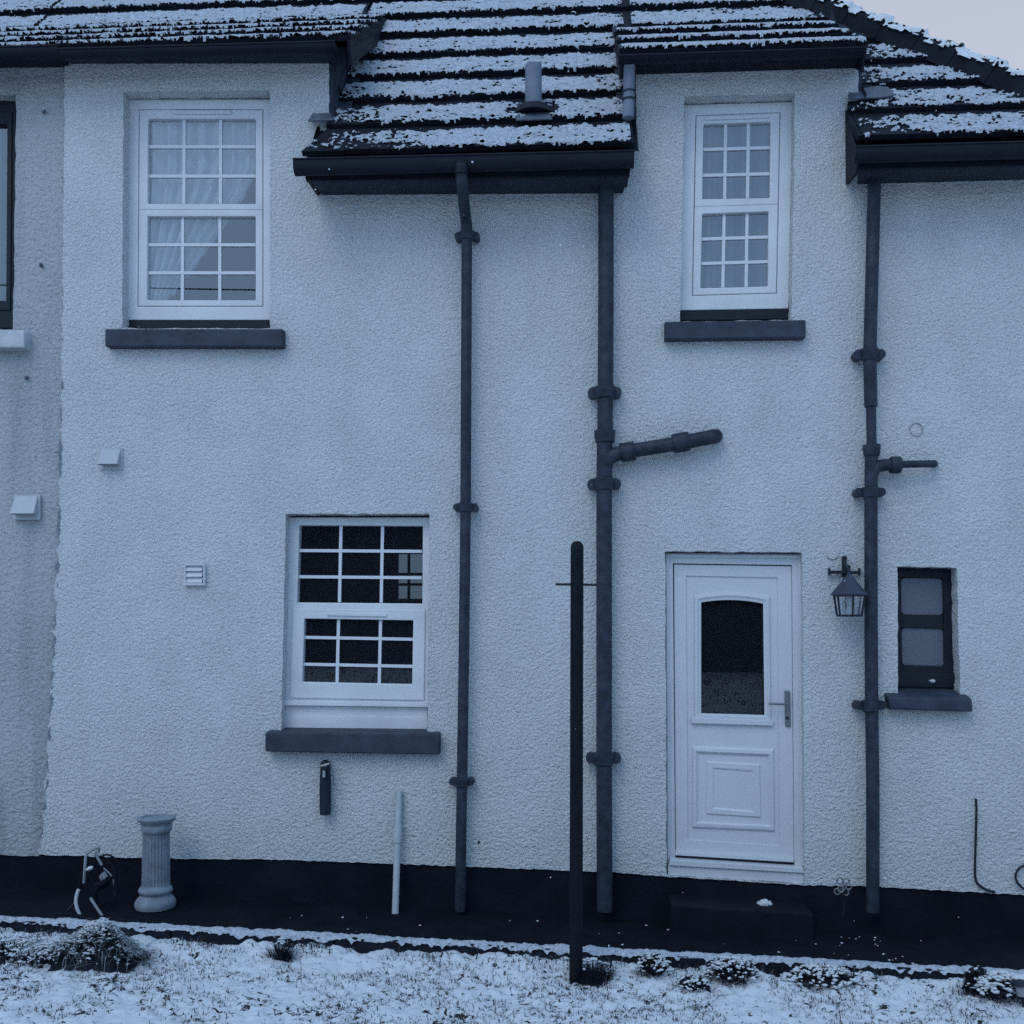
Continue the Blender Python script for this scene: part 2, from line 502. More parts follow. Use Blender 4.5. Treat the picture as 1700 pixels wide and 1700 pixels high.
def strip(name, m, y0, y1, dz0, dz1, kind='structure'):
    xs = np.linspace(-12, 12, 49); v = []; f = []
    for x in xs:
        z = float(ground_z(x))
        v += [(x, y0, z + dz0), (x, y0, z + dz1), (x, y1, z + dz1), (x, y1, z + dz0)]
    for i in range(len(xs) - 1):
        a = i * 4
        f += [(a, a + 1, a + 5, a + 4), (a + 1, a + 2, a + 6, a + 5), (a + 2, a + 3, a + 7, a + 6)]
    return tag(mesh(name, v, f, m), kind=kind)
strip("path", M['path'], KERB_Y + 0.05, 0.4, -0.3, -0.004)
kerb_mb = MB()
xk = -9.0
kj = random.Random(3)
while xk < 9:
    xl = 0.9 + kj.random() * 0.1
    z0, z1 = float(ground_z(xk)), float(ground_z(xk + xl)); j = kj.uniform(-.004, .004)
    a, b = xk + 0.004, xk + xl - 0.004
    y0, y1 = KERB_Y - 0.03 + j, KERB_Y + 0.04 + j
    v = [(a, y0, z0 - .2), (b, y0, z1 - .2), (b, y1, z1 - .2), (a, y1, z0 - .2), (a, y0, z0 + .07 + j), (b, y0, z1 + .07 + j), (b, y1, z1 + .07 + j), (a, y1, z0 + .07 + j)]
    kerb_mb.add(v, [(0, 3, 2, 1), (4, 5, 6, 7), (0, 1, 5, 4), (1, 2, 6, 5), (2, 3, 7, 6), (3, 0, 4, 7)])
    xk += xl
kerb = tag(kerb_mb.build("kerb", M['kerb'], bevel=0.008), kind='structure')

def kerb_snow():
    xs = np.arange(-4.2, 4.4, 0.012); t = np.linspace(0, 1, 9)
    X, T = np.meshgrid(xs, t)
    n = fbm(X * 9, T * 0 + 1, 31, 4); n2 = fbm(X * 30, T * 5, 44, 3)
    prof = np.sin(np.pi * T) ** 0.6
    Y = KERB_Y - 0.036 + T * 0.072 + (n2 - .5) * 0.03
    drop = np.where(T < 0.12, -(0.004 + 0.02 * np.clip(n - .45, 0, 1) * 3), 0)
    Z = ground_z(X) + 0.072 + prof * (0.002 + 0.020 * n) + (n2 - .5) * 0.026 * prof + drop - 0.03 * np.clip(0.45 - n2 * .6 - n * .35, 0, 1) * 4 * (T < .6)
    idx = np.arange(X.size).reshape(X.shape)
    F = np.stack([idx[:-1, :-1], idx[:-1, 1:], idx[1:, 1:], idx[1:, :-1]], -1).reshape(-1, 4)
    return mesh("snow", np.stack([X, Y, Z], -1).reshape(-1, 3), F, M['snow_thin'], kerb, smooth=True)
kerb_snow()

# ================================================================== THE HOUSE
house = empty("house", P(850, 1518), "white roughcast house with lead-trimmed dormers, white door and black pipes, right of the wall joint", "house")
neighbour = empty("neighbouring_house", (P(20, 1500)[0], 0, 0), "greyer roughcast neighbouring house, only a strip at the left edge", "house")

JOINT = [(108, 96), (106, 300), (104, 500), (101, 700), (97, 900), (87, 1100), (77, 1300), (65, 1422)]
PLINTH = [(65, 1419), (250, 1425), (450, 1427), (600, 1432), (760, 1438), (1020, 1448), (1106, 1455), (1336, 1470), (1440, 1471), (1560, 1478), (1700, 1486), (1790, 1490)]

OPEN = dict(
    A=[(205, 152), (448, 150), (448, 545), (203, 545)],
    B=[(1137, 160), (1320, 155), (1314, 531), (1129, 534)],
    C=[(475, 853), (713, 853), (709, 1218), (467, 1216)],
    D=[(1490, 940), (1589, 943), (1594, 1158), (1491, 1156)],
    DOOR=[(1104, 915), (1332, 917), (1336, 1471), (1108, 1456)],
)
WALL_BACK = 0.22

def wall_with_holes(outline, holes, name, m, parent, y, back, seed):
    """front sheet of the wall with its openings, the reveals, and a ragged edge"""
    pts = []; edges = []
    def loop(q, dens):
        dens = 7 if len(q) > 4 else dens
        k = len(pts); L = []
        for a, b in zip(q, q[1:] + q[:1]):
            n = max(1, int(math.dist(a, b) / dens))
            for i in range(n):
                L.append((a[0] + (b[0] - a[0]) * i / n, a[1] + (b[1] - a[1]) * i / n))
        jr = random.Random(seed)
        for p in L:
            a_ = (1.0 + 2.4 * min(1, max(0, (p[1] - 350) / 500))) if 60 < p[0] < 112 and p[1] < 1415 else 1.0
            w_ = P(p[0] + jr.uniform(-a_, a_), p[1] + jr.uniform(-1, 1), y)
            pts.append(Vector((w_[0], w_[2])))
        for i in range(len(L)):
            edges.append((k + i, k + (i + 1) % len(L)))
        return list(range(k, k + len(L)))
    loop(outline, 14)
    hl = [loop(h, 14) for h in holes]
    vs, es, fs, *_ = delaunay_2d_cdt(pts, edges, [], 1, 1e-5)
    polys = [[pts[i] for i in L] for L in hl]
    def inside(p, poly):
        c = False; j = len(poly) - 1
        for i in range(len(poly)):
            if (poly[i][1] > p[1]) != (poly[j][1] > p[1]) and p[0] < (poly[j][0] - poly[i][0]) * (p[1] - poly[i][1]) / (poly[j][1] - poly[i][1]) + poly[i][0]:
                c = not c
            j = i
        return c
    V = [(v[0], y, v[1]) for v in vs]
    F = []
    for f in fs:
        c = sum((vs[i] for i in f), Vector((0, 0))) / len(f)
        if not any(inside(c, p) for p in polys):
            F.append(tuple(f))
    for p in polys:
        k = len(V); n = len(p)
        V += [(q[0], y, q[1]) for q in p] + [(q[0], y + back, q[1]) for q in p]
        F += [(k + i, k + (i + 1) % n, k + n + (i + 1) % n, k + n + i) for i in range(n)]
    o = [pts[i] for i in range(hl[0][0] if hl else len(pts))]
    k = len(V); n = len(o)
    V += [(q[0], y, q[1]) for q in o] + [(q[0], y + back, q[1]) for q in o]
    F += [(k + i, k + n + i, k + n + (i + 1) % n, k + (i + 1) % n) for i in range(n)]
    return mesh(name, V, F, m, parent)

outline = [(108, 80), (546, 80), (547, 205), (560, 215), (1000, 215), (1056, 205), (1056, 95), (1424, 84), (1426, 190), (1440, 205), (1790, 205)] + PLINTH[::-1] + JOINT[::-1][1:-1]
hole_list = list(OPEN.values())
DOORCUT = [(1104, 915), (1332, 917), (1336, 1468), (1107, 1453)]
wall_with_holes(outline, [OPEN['A'], OPEN['B'], OPEN['C'], OPEN['D'], DOORCUT], "wall", M['wall'], house, 0.0, WALL_BACK, 1)

def plinth(line, y, parent, x_cut=None):
    v = []; f = []
    top = [P(x, yy - 3, y) for x, yy in line]
    for p in top:
        v += [(p[0], y, p[2]), (p[0], y, -0.6), (p[0], y + .2, p[2])]
    for i in range(len(top) - 1):
        a = i * 3
        f += [(a, a + 1, a + 4, a + 3), (a + 2, a, a + 3, a + 5)]
    return mesh("plinth", v, f, M['plinth'], parent)
plinth(PLINTH, 0.012, house)

# neighbour wall, window, sill
wall_with_holes([(-160, 80)] + [(JOINT[0][0] + 5, 80)] + [(x + 5, y) for x, y in JOINT] + [(-160, 1412)],
                [[(-90, 157), (27, 157), (22, 546), (-90, 546)]], "wall", M['wall2'], neighbour, 0.028, WALL_BACK - .03, 5)
plinth([(-160, 1412), (0, 1415), (72, 1420)], 0.038, neighbour)

def interior(q, parent, m, y0=0.24, depth=1.6, rear=None):
    a = [P(x, y, 0.1) for x, y in q]
    x0 = min(p[0] for p in a) - .4; x1 = max(p[0] for p in a) + .4
    z0 = min(p[2] for p in a) - .3; z1 = max(p[2] for p in a) + .2
    y1 = y0 + depth
    mb = MB()
    # floor, ceiling, sides, the wall round the opening is the house wall itself
    mb.add([(x0, y0, z0), (x1, y0, z0), (x1, y1, z0), (x0, y1, z0)], [(0, 1, 2, 3)])
    mb.add([(x0, y0, z1), (x1, y0, z1), (x1, y1, z1), (x0, y1, z1)], [(3, 2, 1, 0)])
    mb.add([(x0, y0, z0), (x0, y1, z0), (x0, y1, z1), (x0, y0, z1)], [(0, 1, 2, 3)])
    mb.add([(x1, y0, z0), (x1, y1, z0), (x1, y1, z1), (x1, y0, z1)], [(3, 2, 1, 0)])
    # front return wall, behind the house wall
    for (a0, b0, a1, b1) in ((x0, z0, min(p[0] for p in a) - .01, z1), (max(p[0] for p in a) + .01, z0, x1, z1)):
        mb.add([(a0, y0, b0), (a1, y0, b0), (a1, y0, b1), (a0, y0, b1)], [(0, 1, 2, 3)])
    if rear is None:
        mb.add([(x0, y1, z0), (x1, y1, z0), (x1, y1, z1), (x0, y1, z1)], [(0, 1, 2, 3)])
    else:
        c = [P(px, py, y1) for px, py in rear]
        rx0, rx1, rz0, rz1 = c[0][0], c[1][0], c[2][2], c[0][2]
        for (a0, b0, a1, b1) in ((x0, z0, rx0, z1), (rx1, z0, max(x1, rx1 + .1), z1), (rx0, z0, rx1, rz0), (rx0, rz1, rx1, z1)):
            mb.add([(a0, y1, b0), (a1, y1, b0), (a1, y1, b1), (a0, y1, b1)], [(0, 1, 2, 3)])
        # glazing bars of the far window
        for t in (0.42,):
            xx = rx0 + (rx1 - rx0) * t
            mb.box((xx - .012, y1 - .01, rz0), (xx + .012, y1 + .02, rz1))
        for t in (0.45, 0.68):
            zz = rz1 + (rz0 - rz1) * t
            mb.box((rx0, y1 - .012, zz - .012), (rx1, y1 + .018, zz + .012))
    return mb.build("interior", m, parent)

def glazed(parent, q, nx, ny, us, vs, y, gm, bw=5, name_bars="glazing_bars", barm=None):
    """glass with bars on it, filling photo quad q"""
    g = MB(); gq = [P(a, b, y) for a, b in q]
    g.add(gq, [(0, 3, 2, 1)])
    b = MB()
    wq = math.dist(q[0], q[1]); hq = math.dist(q[0], q[3])
    for u in us:
        b.quadbox(subq(q, u - bw / 2 / wq, 0, u + bw / 2 / wq, 1), y - 0.010, y + 0.004)
    for v in vs:
        b.quadbox(subq(q, 0, v - bw / 2 / hq, 1, v + bw / 2 / hq), y - 0.0115, y + 0.003)
    return g, b

def make_window(parent, frame_o, frame_i, sashes, glasses, sill, y, fm, sillm, gm, sub=None, vent=None, bw=5, bars=M['bars']):
    wf = MB().ring(frame_o, frame_i, y, y + 0.07).build("window", fm, parent, bevel=0.004)
    for s in sashes:
        sm = MB()
        for so, si, yy in s:
            sm.ring(so, si, yy, yy + 0.06)
        sm.build("sash", fm, wf, bevel=0.006)
    for q, us, vs, yy in glasses:
        g, b = glazed(wf, q, 0, 0, us, vs, yy, gm, bw)
        g.build("glass", gm, wf)
        if us or vs:
            b.build("glazing_bars", bars, wf)
    if vent:
        MB().quadbox(*vent).build("trickle_vent", fm, wf, bevel=0.003)
    if sub:
        MB().quadbox(*sub).build("sub_sill", M['black_wood'], wf, bevel=0.004)
    if sill:
        q, yf = sill
        a = [P(x_, y_, yf) for x_, y_ in q]
        rise = 0.022
        v = a + [np.array((p[0], 0.15, p[2] + (rise if i < 2 else 0))) for i, p in enumerate(a)]
        mesh("window_sill", v, [(0, 3, 2, 1), (4, 5, 6, 7), (0, 1, 5, 4), (1, 2, 6, 5), (2, 3, 7, 6), (3, 0, 4, 7)], sillm, wf, bevel=0.008)
    return wf

def inset(q, l, t, r, b):
    return [(q[0][0] + l, q[0][1] + t), (q[1][0] - r, q[1][1] + t), (q[2][0] - r, q[2][1] - b), (q[3][0] + l, q[3][1] - b)]

# --- upper window beside the wall joint
FY = 0.10
foA = [(209, 165), (450, 165), (450, 531), (206, 531)]
siA = [(231, 182), (436, 182), (436, 508), (229, 508)]
guA = [(246, 197), (424, 197), (424, 338), (245, 338)]
glA = [(245, 359), (424, 359), (424, 498), (244, 498)]
wA = make_window(house, foA, inset(siA, -1, -1, -1, -1),
                 [[(siA, [guA[0], guA[1], (424, 349), (245, 349)], FY + .006)], ],
                 [(guA, (0.335, 0.675), (0.33, 0.675), FY + .035), (glA, (0.325, 0.67), (0.34, 0.675), FY + .035)],
                 ([(174, 546), (469, 546), (469, 575), (174, 575)], -0.075), FY, M['upvc'], M['sill'], M['glass'],
                 sub=([(205, 531), (446, 531), (447, 545), (204, 545)], FY + .004, 0.2),
                 vent=(R4(286, 183, 383, 189), FY - 0.006, FY + 0.02))
# the real sash is two rings: rebuild it with a transom
for c in list(wA.children):
    if c.name.startswith("sash"):
        bpy.data.objects.remove(c)
sm = MB()
sm.ring([siA[0], siA[1], (436, 348), (230, 348)], guA, FY + .006, FY + .06)
sm.ring([(230, 348), (436, 348), siA[2], siA[3]], glA, FY + .004, FY + .06)
sm.build("sash", M['upvc'], wA, bevel=0.006)
interior(foA, wA, M['room_pale'])
wA['label'] = "tall white window with tied net curtains"

def curtain(q, y, fn, name, parent, m):
    """hanging net with folds, cut by fn(u, v) in the window's own u, v"""
    n = 90; V = []; F = []; keep = {}
    for j in range(n + 1):
        for i in range(n + 1):
            u, v = i / n, j / n
            pt = lerpq(q, u, v); p = P(pt[0], pt[1], y)
            k, du = fn(u, v)
            keep[(i, j)] = k
            V.append((p[0], y + 0.02 * math.sin(du * 46) + 0.008 * math.sin(du * 101 + 1), p[2]))
    for j in range(n):
        for i in range(n):
            if keep[(i, j)] and keep[(i + 1, j + 1)]:
                a = j * (n + 1) + i
                F.append((a, a + 1, a + n + 2, a + n + 1))
    return mesh(name, V, F, m, parent, smooth=True)
winA = [(238, 190), (430, 190), (430, 505), (238, 505)]
def swag_l(u, v):
    edge = 1.0 - 1.15 * max(0, v - 0.28) ** 1.15
    return u < edge, u / max(edge, .2)
curtain(winA, 0.19, swag_l, "net_curtain", wA, M['net'])
def swag_r(u, v):
    d = abs(u - 0.94) / 0.16
    return 0.25 < v < 0.48 and d > (v - .30) * 4 and u > 0.8 - (0.48 - v) * 1.5 and u > .75, u
# --- upper window over the door
foB = [(1136, 174), (1316, 169), (1309, 512), (1127, 515)]
siB = [(1156, 192), (1295, 187), (1289, 486), (1150, 490)]
guB = [(1168, 206), (1279, 202), (1278, 328), (1166, 330)]
glB = [(1166, 355), (1276, 351), (1275, 475), (1163, 478)]
wB = make_window(house, foB, inset(siB, -1, -1, -1, -1), [],
                 [(guB, (0.33, 0.67), (0.34, 0.685), FY + .035), (glB, (0.33, 0.675), (0.34, 0.67), FY + .035)],
                 ([(1104, 534), (1338, 531), (1338, 560), (1104, 563)], -0.075), FY, M['upvc'], M['sill'], M['glass'],
                 sub=([(1130, 515), (1312, 512), (1312, 529), (1130, 532)], FY + .004, 0.2),
                 vent=([(1171, 194), (1277, 190), (1277, 195), (1171, 199)], FY - 0.006, FY + 0.02))
sm = MB()
sm.ring([siB[0], siB[1], (1292, 339), (1153, 343)], guB, FY + .006, FY + .06)
sm.ring([(1153, 343), (1292, 339), siB[2], siB[3]], glB, FY + .004, FY + .06)
sm.build("sash", M['upvc'], wB, bevel=0.006)
interior(foB, wB, M['room_pale'])
def full(u, v): return True, u * 0.6
curtain([(1155, 192), (1290, 188), (1288, 490), (1152, 492)], 0.20, full, "roller_blind", wB, M['room_pale'])
wB['label'] = "narrow white window with plain blind above the door"

# --- lower window
foC = [(479, 859), (714, 859), (710, 1170), (472, 1167)]
guC = [(498, 873), (701, 874), (699, 1001), (495, 999)]
soC = [(486, 1010), (706, 1012), (704, 1163), (481, 1159)]
glC = [(505, 1027), (686, 1030), (684, 1136), (502, 1132)]
wC = make_window(house, foC, [(497, 872), (702, 873), (700, 1163), (488, 1159)], [],
                 [(guC, (0.335, 0.675), (0.325, 0.67), FY + .03), (glC, (0.315, 0.70), (0.295, 0.72), FY + .02)],
                 ([(440, 1216), (729, 1219), (729, 1253), (440, 1248)], -0.085), FY, M['upvc'], M['sill'], M['glass_dark'],
                 vent=([(543, 1017), (642, 1019), (642, 1024), (543, 1022)], FY - 0.022, FY + 0.02), bw=5)
sm = MB()
sm.quadbox([(488, 1000), (703, 1002), (703, 1013), (487, 1011)], FY + .003, FY + .06)
sm.ring(soC, glC, FY - 0.012, FY + .05)
sm.build("sash", M['upvc'], wC, bevel=0.006)
MB().quadbox([(468, 1163), (710, 1166), (710, 1174), (468, 1171)], FY - .03, FY + .07).build("frame_ledge", M['upvc'], wC, bevel=0.003)
MB().quadbox([(469, 1171), (709, 1174), (709, 1191), (469, 1189)], FY + .004, FY + .07).quadbox([(468, 1189), (709, 1191), (709, 1211), (468, 1209)], FY - .004, FY + .07).build("frame_extender", M['upvc'], wC, bevel=0.002)
interior(foC, wC, M['room'], depth=2.6, rear=[(662, 920), (702, 920), (702, 994), (662, 994)])
MB().add([P(x, y, 2.86) for x, y in [(655, 910), (715, 910), (715, 1005), (655, 1005)]], [(0, 3, 2, 1)]).build("rear_dimming_pane", M['glass_rear'], wC)  # pane added with a dark tint to dim the bright rear opening
wC['label'] = "white window with dark panes above the outdoor tap"

# --- small dark window
foD = [(1490, 941), (1588, 943), (1592, 1158), (1491, 1156)]
guD = [(1496, 959), (1565, 961), (1566, 1021), (1496, 1020)]
glD = [(1497, 1042), (1567, 1044), (1568, 1106), (1498, 1105)]
mb = MB()
wD = MB().ring(foD, [(1496, 958), (1566, 960), (1568, 1106), (1498, 1104)], FY + .01, FY + .08).build("window", M['black_wood'], house, bevel=0.004)
MB().quadbox([(1496, 1020), (1566, 1021), (1567, 1044), (1497, 1042)], FY + .014, FY + .07).build("sash", M['black_wood'], wD, bevel=0.004)
MB().quadbox([(1492, 1116), (1590, 1118), (1591, 1142), (1492, 1140)], FY - .004, FY + .07).build("bottom_rail", M['black_wood'], wD, bevel=0.004)
def frost_pane(q, y):
    n = 6; pts = []
    for ci, (u, v) in enumerate(((0, 0), (1, 0), (1, 1), (0, 1))):
        cu, cv = (0.10 if u == 0 else 0.90), (0.12 if v == 0 else 0.88)
        for k in range(n):
            a = math.pi * (1 + ci * 0.5) + math.pi / 2 * k / (n - 1)
            t = lerpq(q, cu + 0.10 * math.cos(a), cv + 0.12 * math.sin(a)); pts.append(P(t[0], t[1], y))
    return MB().add(pts, [tuple(reversed(range(len(pts))))])
frost_pane(guD, FY + .03).build("glass", M['frost'], wD)
frost_pane(glD, FY + .03).build("glass", M['frost'], wD)
MB().add([P(1491, 950, FY + .06), P(1588, 950, FY + .06), P(1590, 1150, FY + .06), P(1491, 1150, FY + .06)], [(0, 3, 2, 1)]).build("backing", M['black_wood'], wD)
a = [P(*p, -0.09) for p in [(1474, 1157), (1614, 1160), (1616, 1182), (1478, 1178)]]
v = a + [np.array((p[0], 0.12, p[2] + (0.05 if i < 2 else 0))) for i, p in enumerate(a)]
mesh("window_sill", v, [(0, 3, 2, 1), (4, 5, 6, 7), (0, 1, 5, 4), (1, 2, 6, 5), (2, 3, 7, 6), (3, 0, 4, 7)], M['sill'], wD, bevel=0.012)
wD['label'] = "small black window with two frosted panes beside the lantern"
sb = MB(); c = P(1548, 1131, FY - .012)
blob(sb, c, 0.022, 9, 5, 0.6); sb.build("snow", M['snow'], wD, smooth=True)

# --- neighbour window
foE = [(-90, 158), (27, 158), (22, 545), (-90, 545)]
wE = MB().ring(foE, [(-80, 205), (13, 205), (11, 500), (-80, 500)], FY + .02, FY + .09).ring([(-82, 185), (20, 185), (17, 515), (-82, 515)], [(-78, 206), (12, 206), (10, 499), (-78, 499)], FY + .012, FY + .06).build("window", M['black_wood'], neighbour, bevel=0.004)
MB().add([P(*p, FY + .05) for p in [(-80, 205), (13, 205), (11, 500), (-80, 500)]], [(0, 3, 2, 1)]).build("glass", M['glass'], wE)
interior(foE, wE, M['room_pale'])
curtain([(-82, 200), (15, 200), (13, 505), (-82, 505)], 0.2, full, "net_curtain", wE, M['room_pale'])
a = [P(*p, -0.06) for p in [(-110, 548), (40, 548), (40, 577), (-110, 577)]]
v = a + [np.array((p[0], 0.12, p[2] + (0.02 if i < 2 else 0))) for i, p in enumerate(a)]
mesh("window_sill", v, [(0, 3, 2, 1), (4, 5, 6, 7), (0, 1, 5, 4), (1, 2, 6, 5), (2, 3, 7, 6), (3, 0, 4, 7)], M['sill_white'], wE, bevel=0.008)

# --- door
DY = 0.075
df = MB().ring([(1104, 918), (1332, 920), (1335, 1450), (1107, 1437)], [(1117, 935), (1315, 938), (1319, 1440), (1121, 1428)], DY, DY + .08)
df.ring([(1106, 920), (1330, 922), (1333, 1446), (1109, 1434)], [(1110, 925), (1326, 927), (1329, 1446), (1113, 1434)], DY - 0.012, DY + .01)
dfo = df.build("door_frame", M['door'], house, bevel=0.003)
leaf = [(1119, 937), (1314, 940), (1318, 1428), (1122, 1416)]
panel = [(1139, 956), (1291, 959), (1295, 1404), (1142, 1394)]
dl = MB().ring(leaf, panel, DY + .012, DY + .06)
glq = [(1164, 1000), (1267, 1002), (1269, 1187), (1164, 1184)]
ARCH = 5
def arch_quad(q, grow, top, n=16):
    tl, tr, br, bl = [np.array(p, float) for p in q]
    tl = tl + (-grow, -grow); tr = tr + (grow, -grow); br = br + (grow, grow); bl = bl + (-grow, grow)
    r = []
    for i in range(n + 1):
        t = i / n; p = tl + (tr - tl) * t
        r.append((p[0], p[1] - top * (1 - (2 * t - 1) ** 2)))
    return r + [tuple(br), tuple(bl)]
def ring_poly(mb, a, b, ya, yb):
    n = len(a); pa = [P(*p, ya) for p in a]; pb = [P(*p, yb) for p in b]
    mb.add(pa + pb, [(i, i + n, (i + 1) % n + n, (i + 1) % n) for i in range(n)])
go = arch_quad(glq, 0, ARCH)
# panel face with the arched hole: fan between the panel outline and the glass outline
po = []
for i in range(17):
    t = i / 16; p = lerpq(panel, t, 0); po.append(tuple(p))
po += [panel[2], panel[3]]
ring_poly(dl, po, go, DY + .022, DY + .022)
door = dl.build("door", M['door'], house, bevel=0.003)
mo = MB()
def mould(seq):
    for (a, ya), (b, yb) in zip(seq, seq[1:]):
        ring_poly(mo, a, b, ya, yb)
mould([(arch_quad(glq, 12, 8), DY + .024), (arch_quad(glq, 10, 7.5), DY + .006), (arch_quad(glq, 6, 6.5), DY + .002), (arch_quad(glq, 3, 6), DY + .010), (go, DY + .012), (go, DY + .05)])
mo.build("glass_moulding", M['door'], door)
MB().quadbox([(1148, 1192), (1284, 1196), (1284, 1205), (1148, 1201)], DY - .004, DY + .03).quadbox([(1156, 1186), (1276, 1190), (1279, 1197), (1152, 1193)], DY + .002, DY + .03).build("glass_ledge", M['door'], door, bevel=0.004)
pm = MB(); mo = pm
p1 = [(1149, 1238), (1285, 1243), (1287, 1382), (1149, 1376)]
mould([(p1, DY + .024), (inset(p1, 2, 4, 2, 4), DY + .006), (inset(p1, 6, 9, 6, 9), DY + .004), (inset(p1, 9, 12, 9, 11), DY + .016), (inset(p1, 13, 15, 13, 13), DY + .026),
       (inset(p1, 22, 24, 22, 23), DY + .026), (inset(p1, 25, 28, 25, 26), DY + .012), (inset(p1, 34, 36, 34, 33), DY + .012), (inset(p1, 37, 39, 37, 36), DY + .019)])
a = [P(*p, DY + .019) for p in inset(p1, 37, 39, 37, 36)]
pm.add(a, [(0, 3, 2, 1)])
pm.build("lower_panel", M['door'], door)
MB().add([P(*p, DY + .045) for p in arch_quad(glq, 2, ARCH)], [tuple(reversed(range(19)))]).build("glass", M['glass_dark'], door)
interior(DOORCUT, door, M['room'], depth=3)
MB().quadbox([(1121, 1413), (1318, 1425), (1318, 1432), (1121, 1420)], DY - .02, DY + .05).build("weather_bar", M['door'], door, bevel=0.004)
hp = MB().quadbox([(1303, 1146), (1312, 1147), (1313, 1207), (1304, 1206)], DY - .004, DY + .03)
hpo = hp.build("handle", M['steel'], door, bevel=0.006)
c0 = P(1307, 1169, DY - .004); c1 = P(1306, 1169, DY - .045); c2 = P(1276, 1168, DY - .05)
smooth_angle(MB().tube([c0, c1], 0.011, 12).tube(spline([c1, P(1300, 1169, DY - .05), c2], 5), [0.008] * 10 + [0.006], 12).build("lever", M['steel'], hpo))
smooth_angle(MB().tube([P(1307, 1192, DY - .004), P(1307, 1192, DY - .012)], 0.011, 14).build("lock_barrel", M['iron'], hpo))
th = MB()
th.quadbox([(1113, 1427), (1333, 1441), (1336, 1450), (1110, 1437)], DY - .075, DY + .08)
th.quadbox([(1109, 1437), (1335, 1450), (1335, 1471), (1109, 1457)], DY - .06, DY + .08)
th.build("threshold", M['door'], house, bevel=0.004)
# black strip painted in for the shade of the gap under the door leaf
MB().quadbox([(1121, 1419), (1318, 1431), (1318, 1440), (1121, 1428)], DY + .006, DY + .06).build("door_gap_shade", M['iron'], door)

# ================================================================== ROOFS
TH = math.radians(50); MR = math.tan(TH)
ZR = P(548, 209, 0)[2]
RO = np.array((0, 0, ZR)); RN = np.array((0, -math.sin(TH), math.cos(TH)))
def roof_pt(px, py): return on_plane(px, py, RO, RN)
EAVE_Y = roof_pt(780, 256)[1]
S0 = EAVE_Y / math.cos(TH)
top_y = roof_pt(800, 5)[1]
GAUGE = (top_y - EAVE_Y) / math.cos(TH) / 6.85

class RoofPlane:
    def __init__(s, o, th): s.o = np.array(o, float); s.th = th; s.S = np.array((0, math.cos(th), math.sin(th))); s.N = np.array((0, -math.sin(th), math.cos(th)))
    def pt(s, x, d, h): return s.o + np.array((x, 0, 0)) + s.S * d + s.N * h

T_LO, T_HI = 0.052, 0.016
def tiles(mb, rp, i0, i1, g, xl, xr, tw=0.30, seed=0, t_lo=T_LO):
    rr = random.Random(seed)
    for i in range(i0, i1):
        s0, s1 = i * g, (i + 1) * g + 0.02
        X0 = min(xl(s0), xl(s1)); X1 = max(xr(s0), xr(s1))
        k0 = math.floor(X0 / tw) - 1
        off = (i % 2) * tw / 2
        x = k0 * tw + off
        while x < X1:
            a, b = x + .002, x + tw - .002
            j = rr.uniform(-.004, .005); sj = rr.uniform(-.006, .006)
            def cl(v, s): return min(max(v, xl(s)), xr(s))
            c = [(cl(a, s0), s0 + sj, t_lo + j), (cl(b, s0), s0 + sj, t_lo + j + rr.uniform(-.003, .003)), (cl(b, s1), s1, T_HI), (cl(a, s1), s1, T_HI)]
            if c[1][0] - c[0][0] > .004 or c[2][0] - c[3][0] > .004:
                top = [rp.pt(*q) for q in c]
                bot = [rp.pt(q[0], q[1], q[2] - .035) for q in c]
                mb.add(top + bot, [(0, 1, 2, 3), (0, 4, 5, 1), (1, 5, 6, 2), (3, 7, 4, 0)])
            x += tw

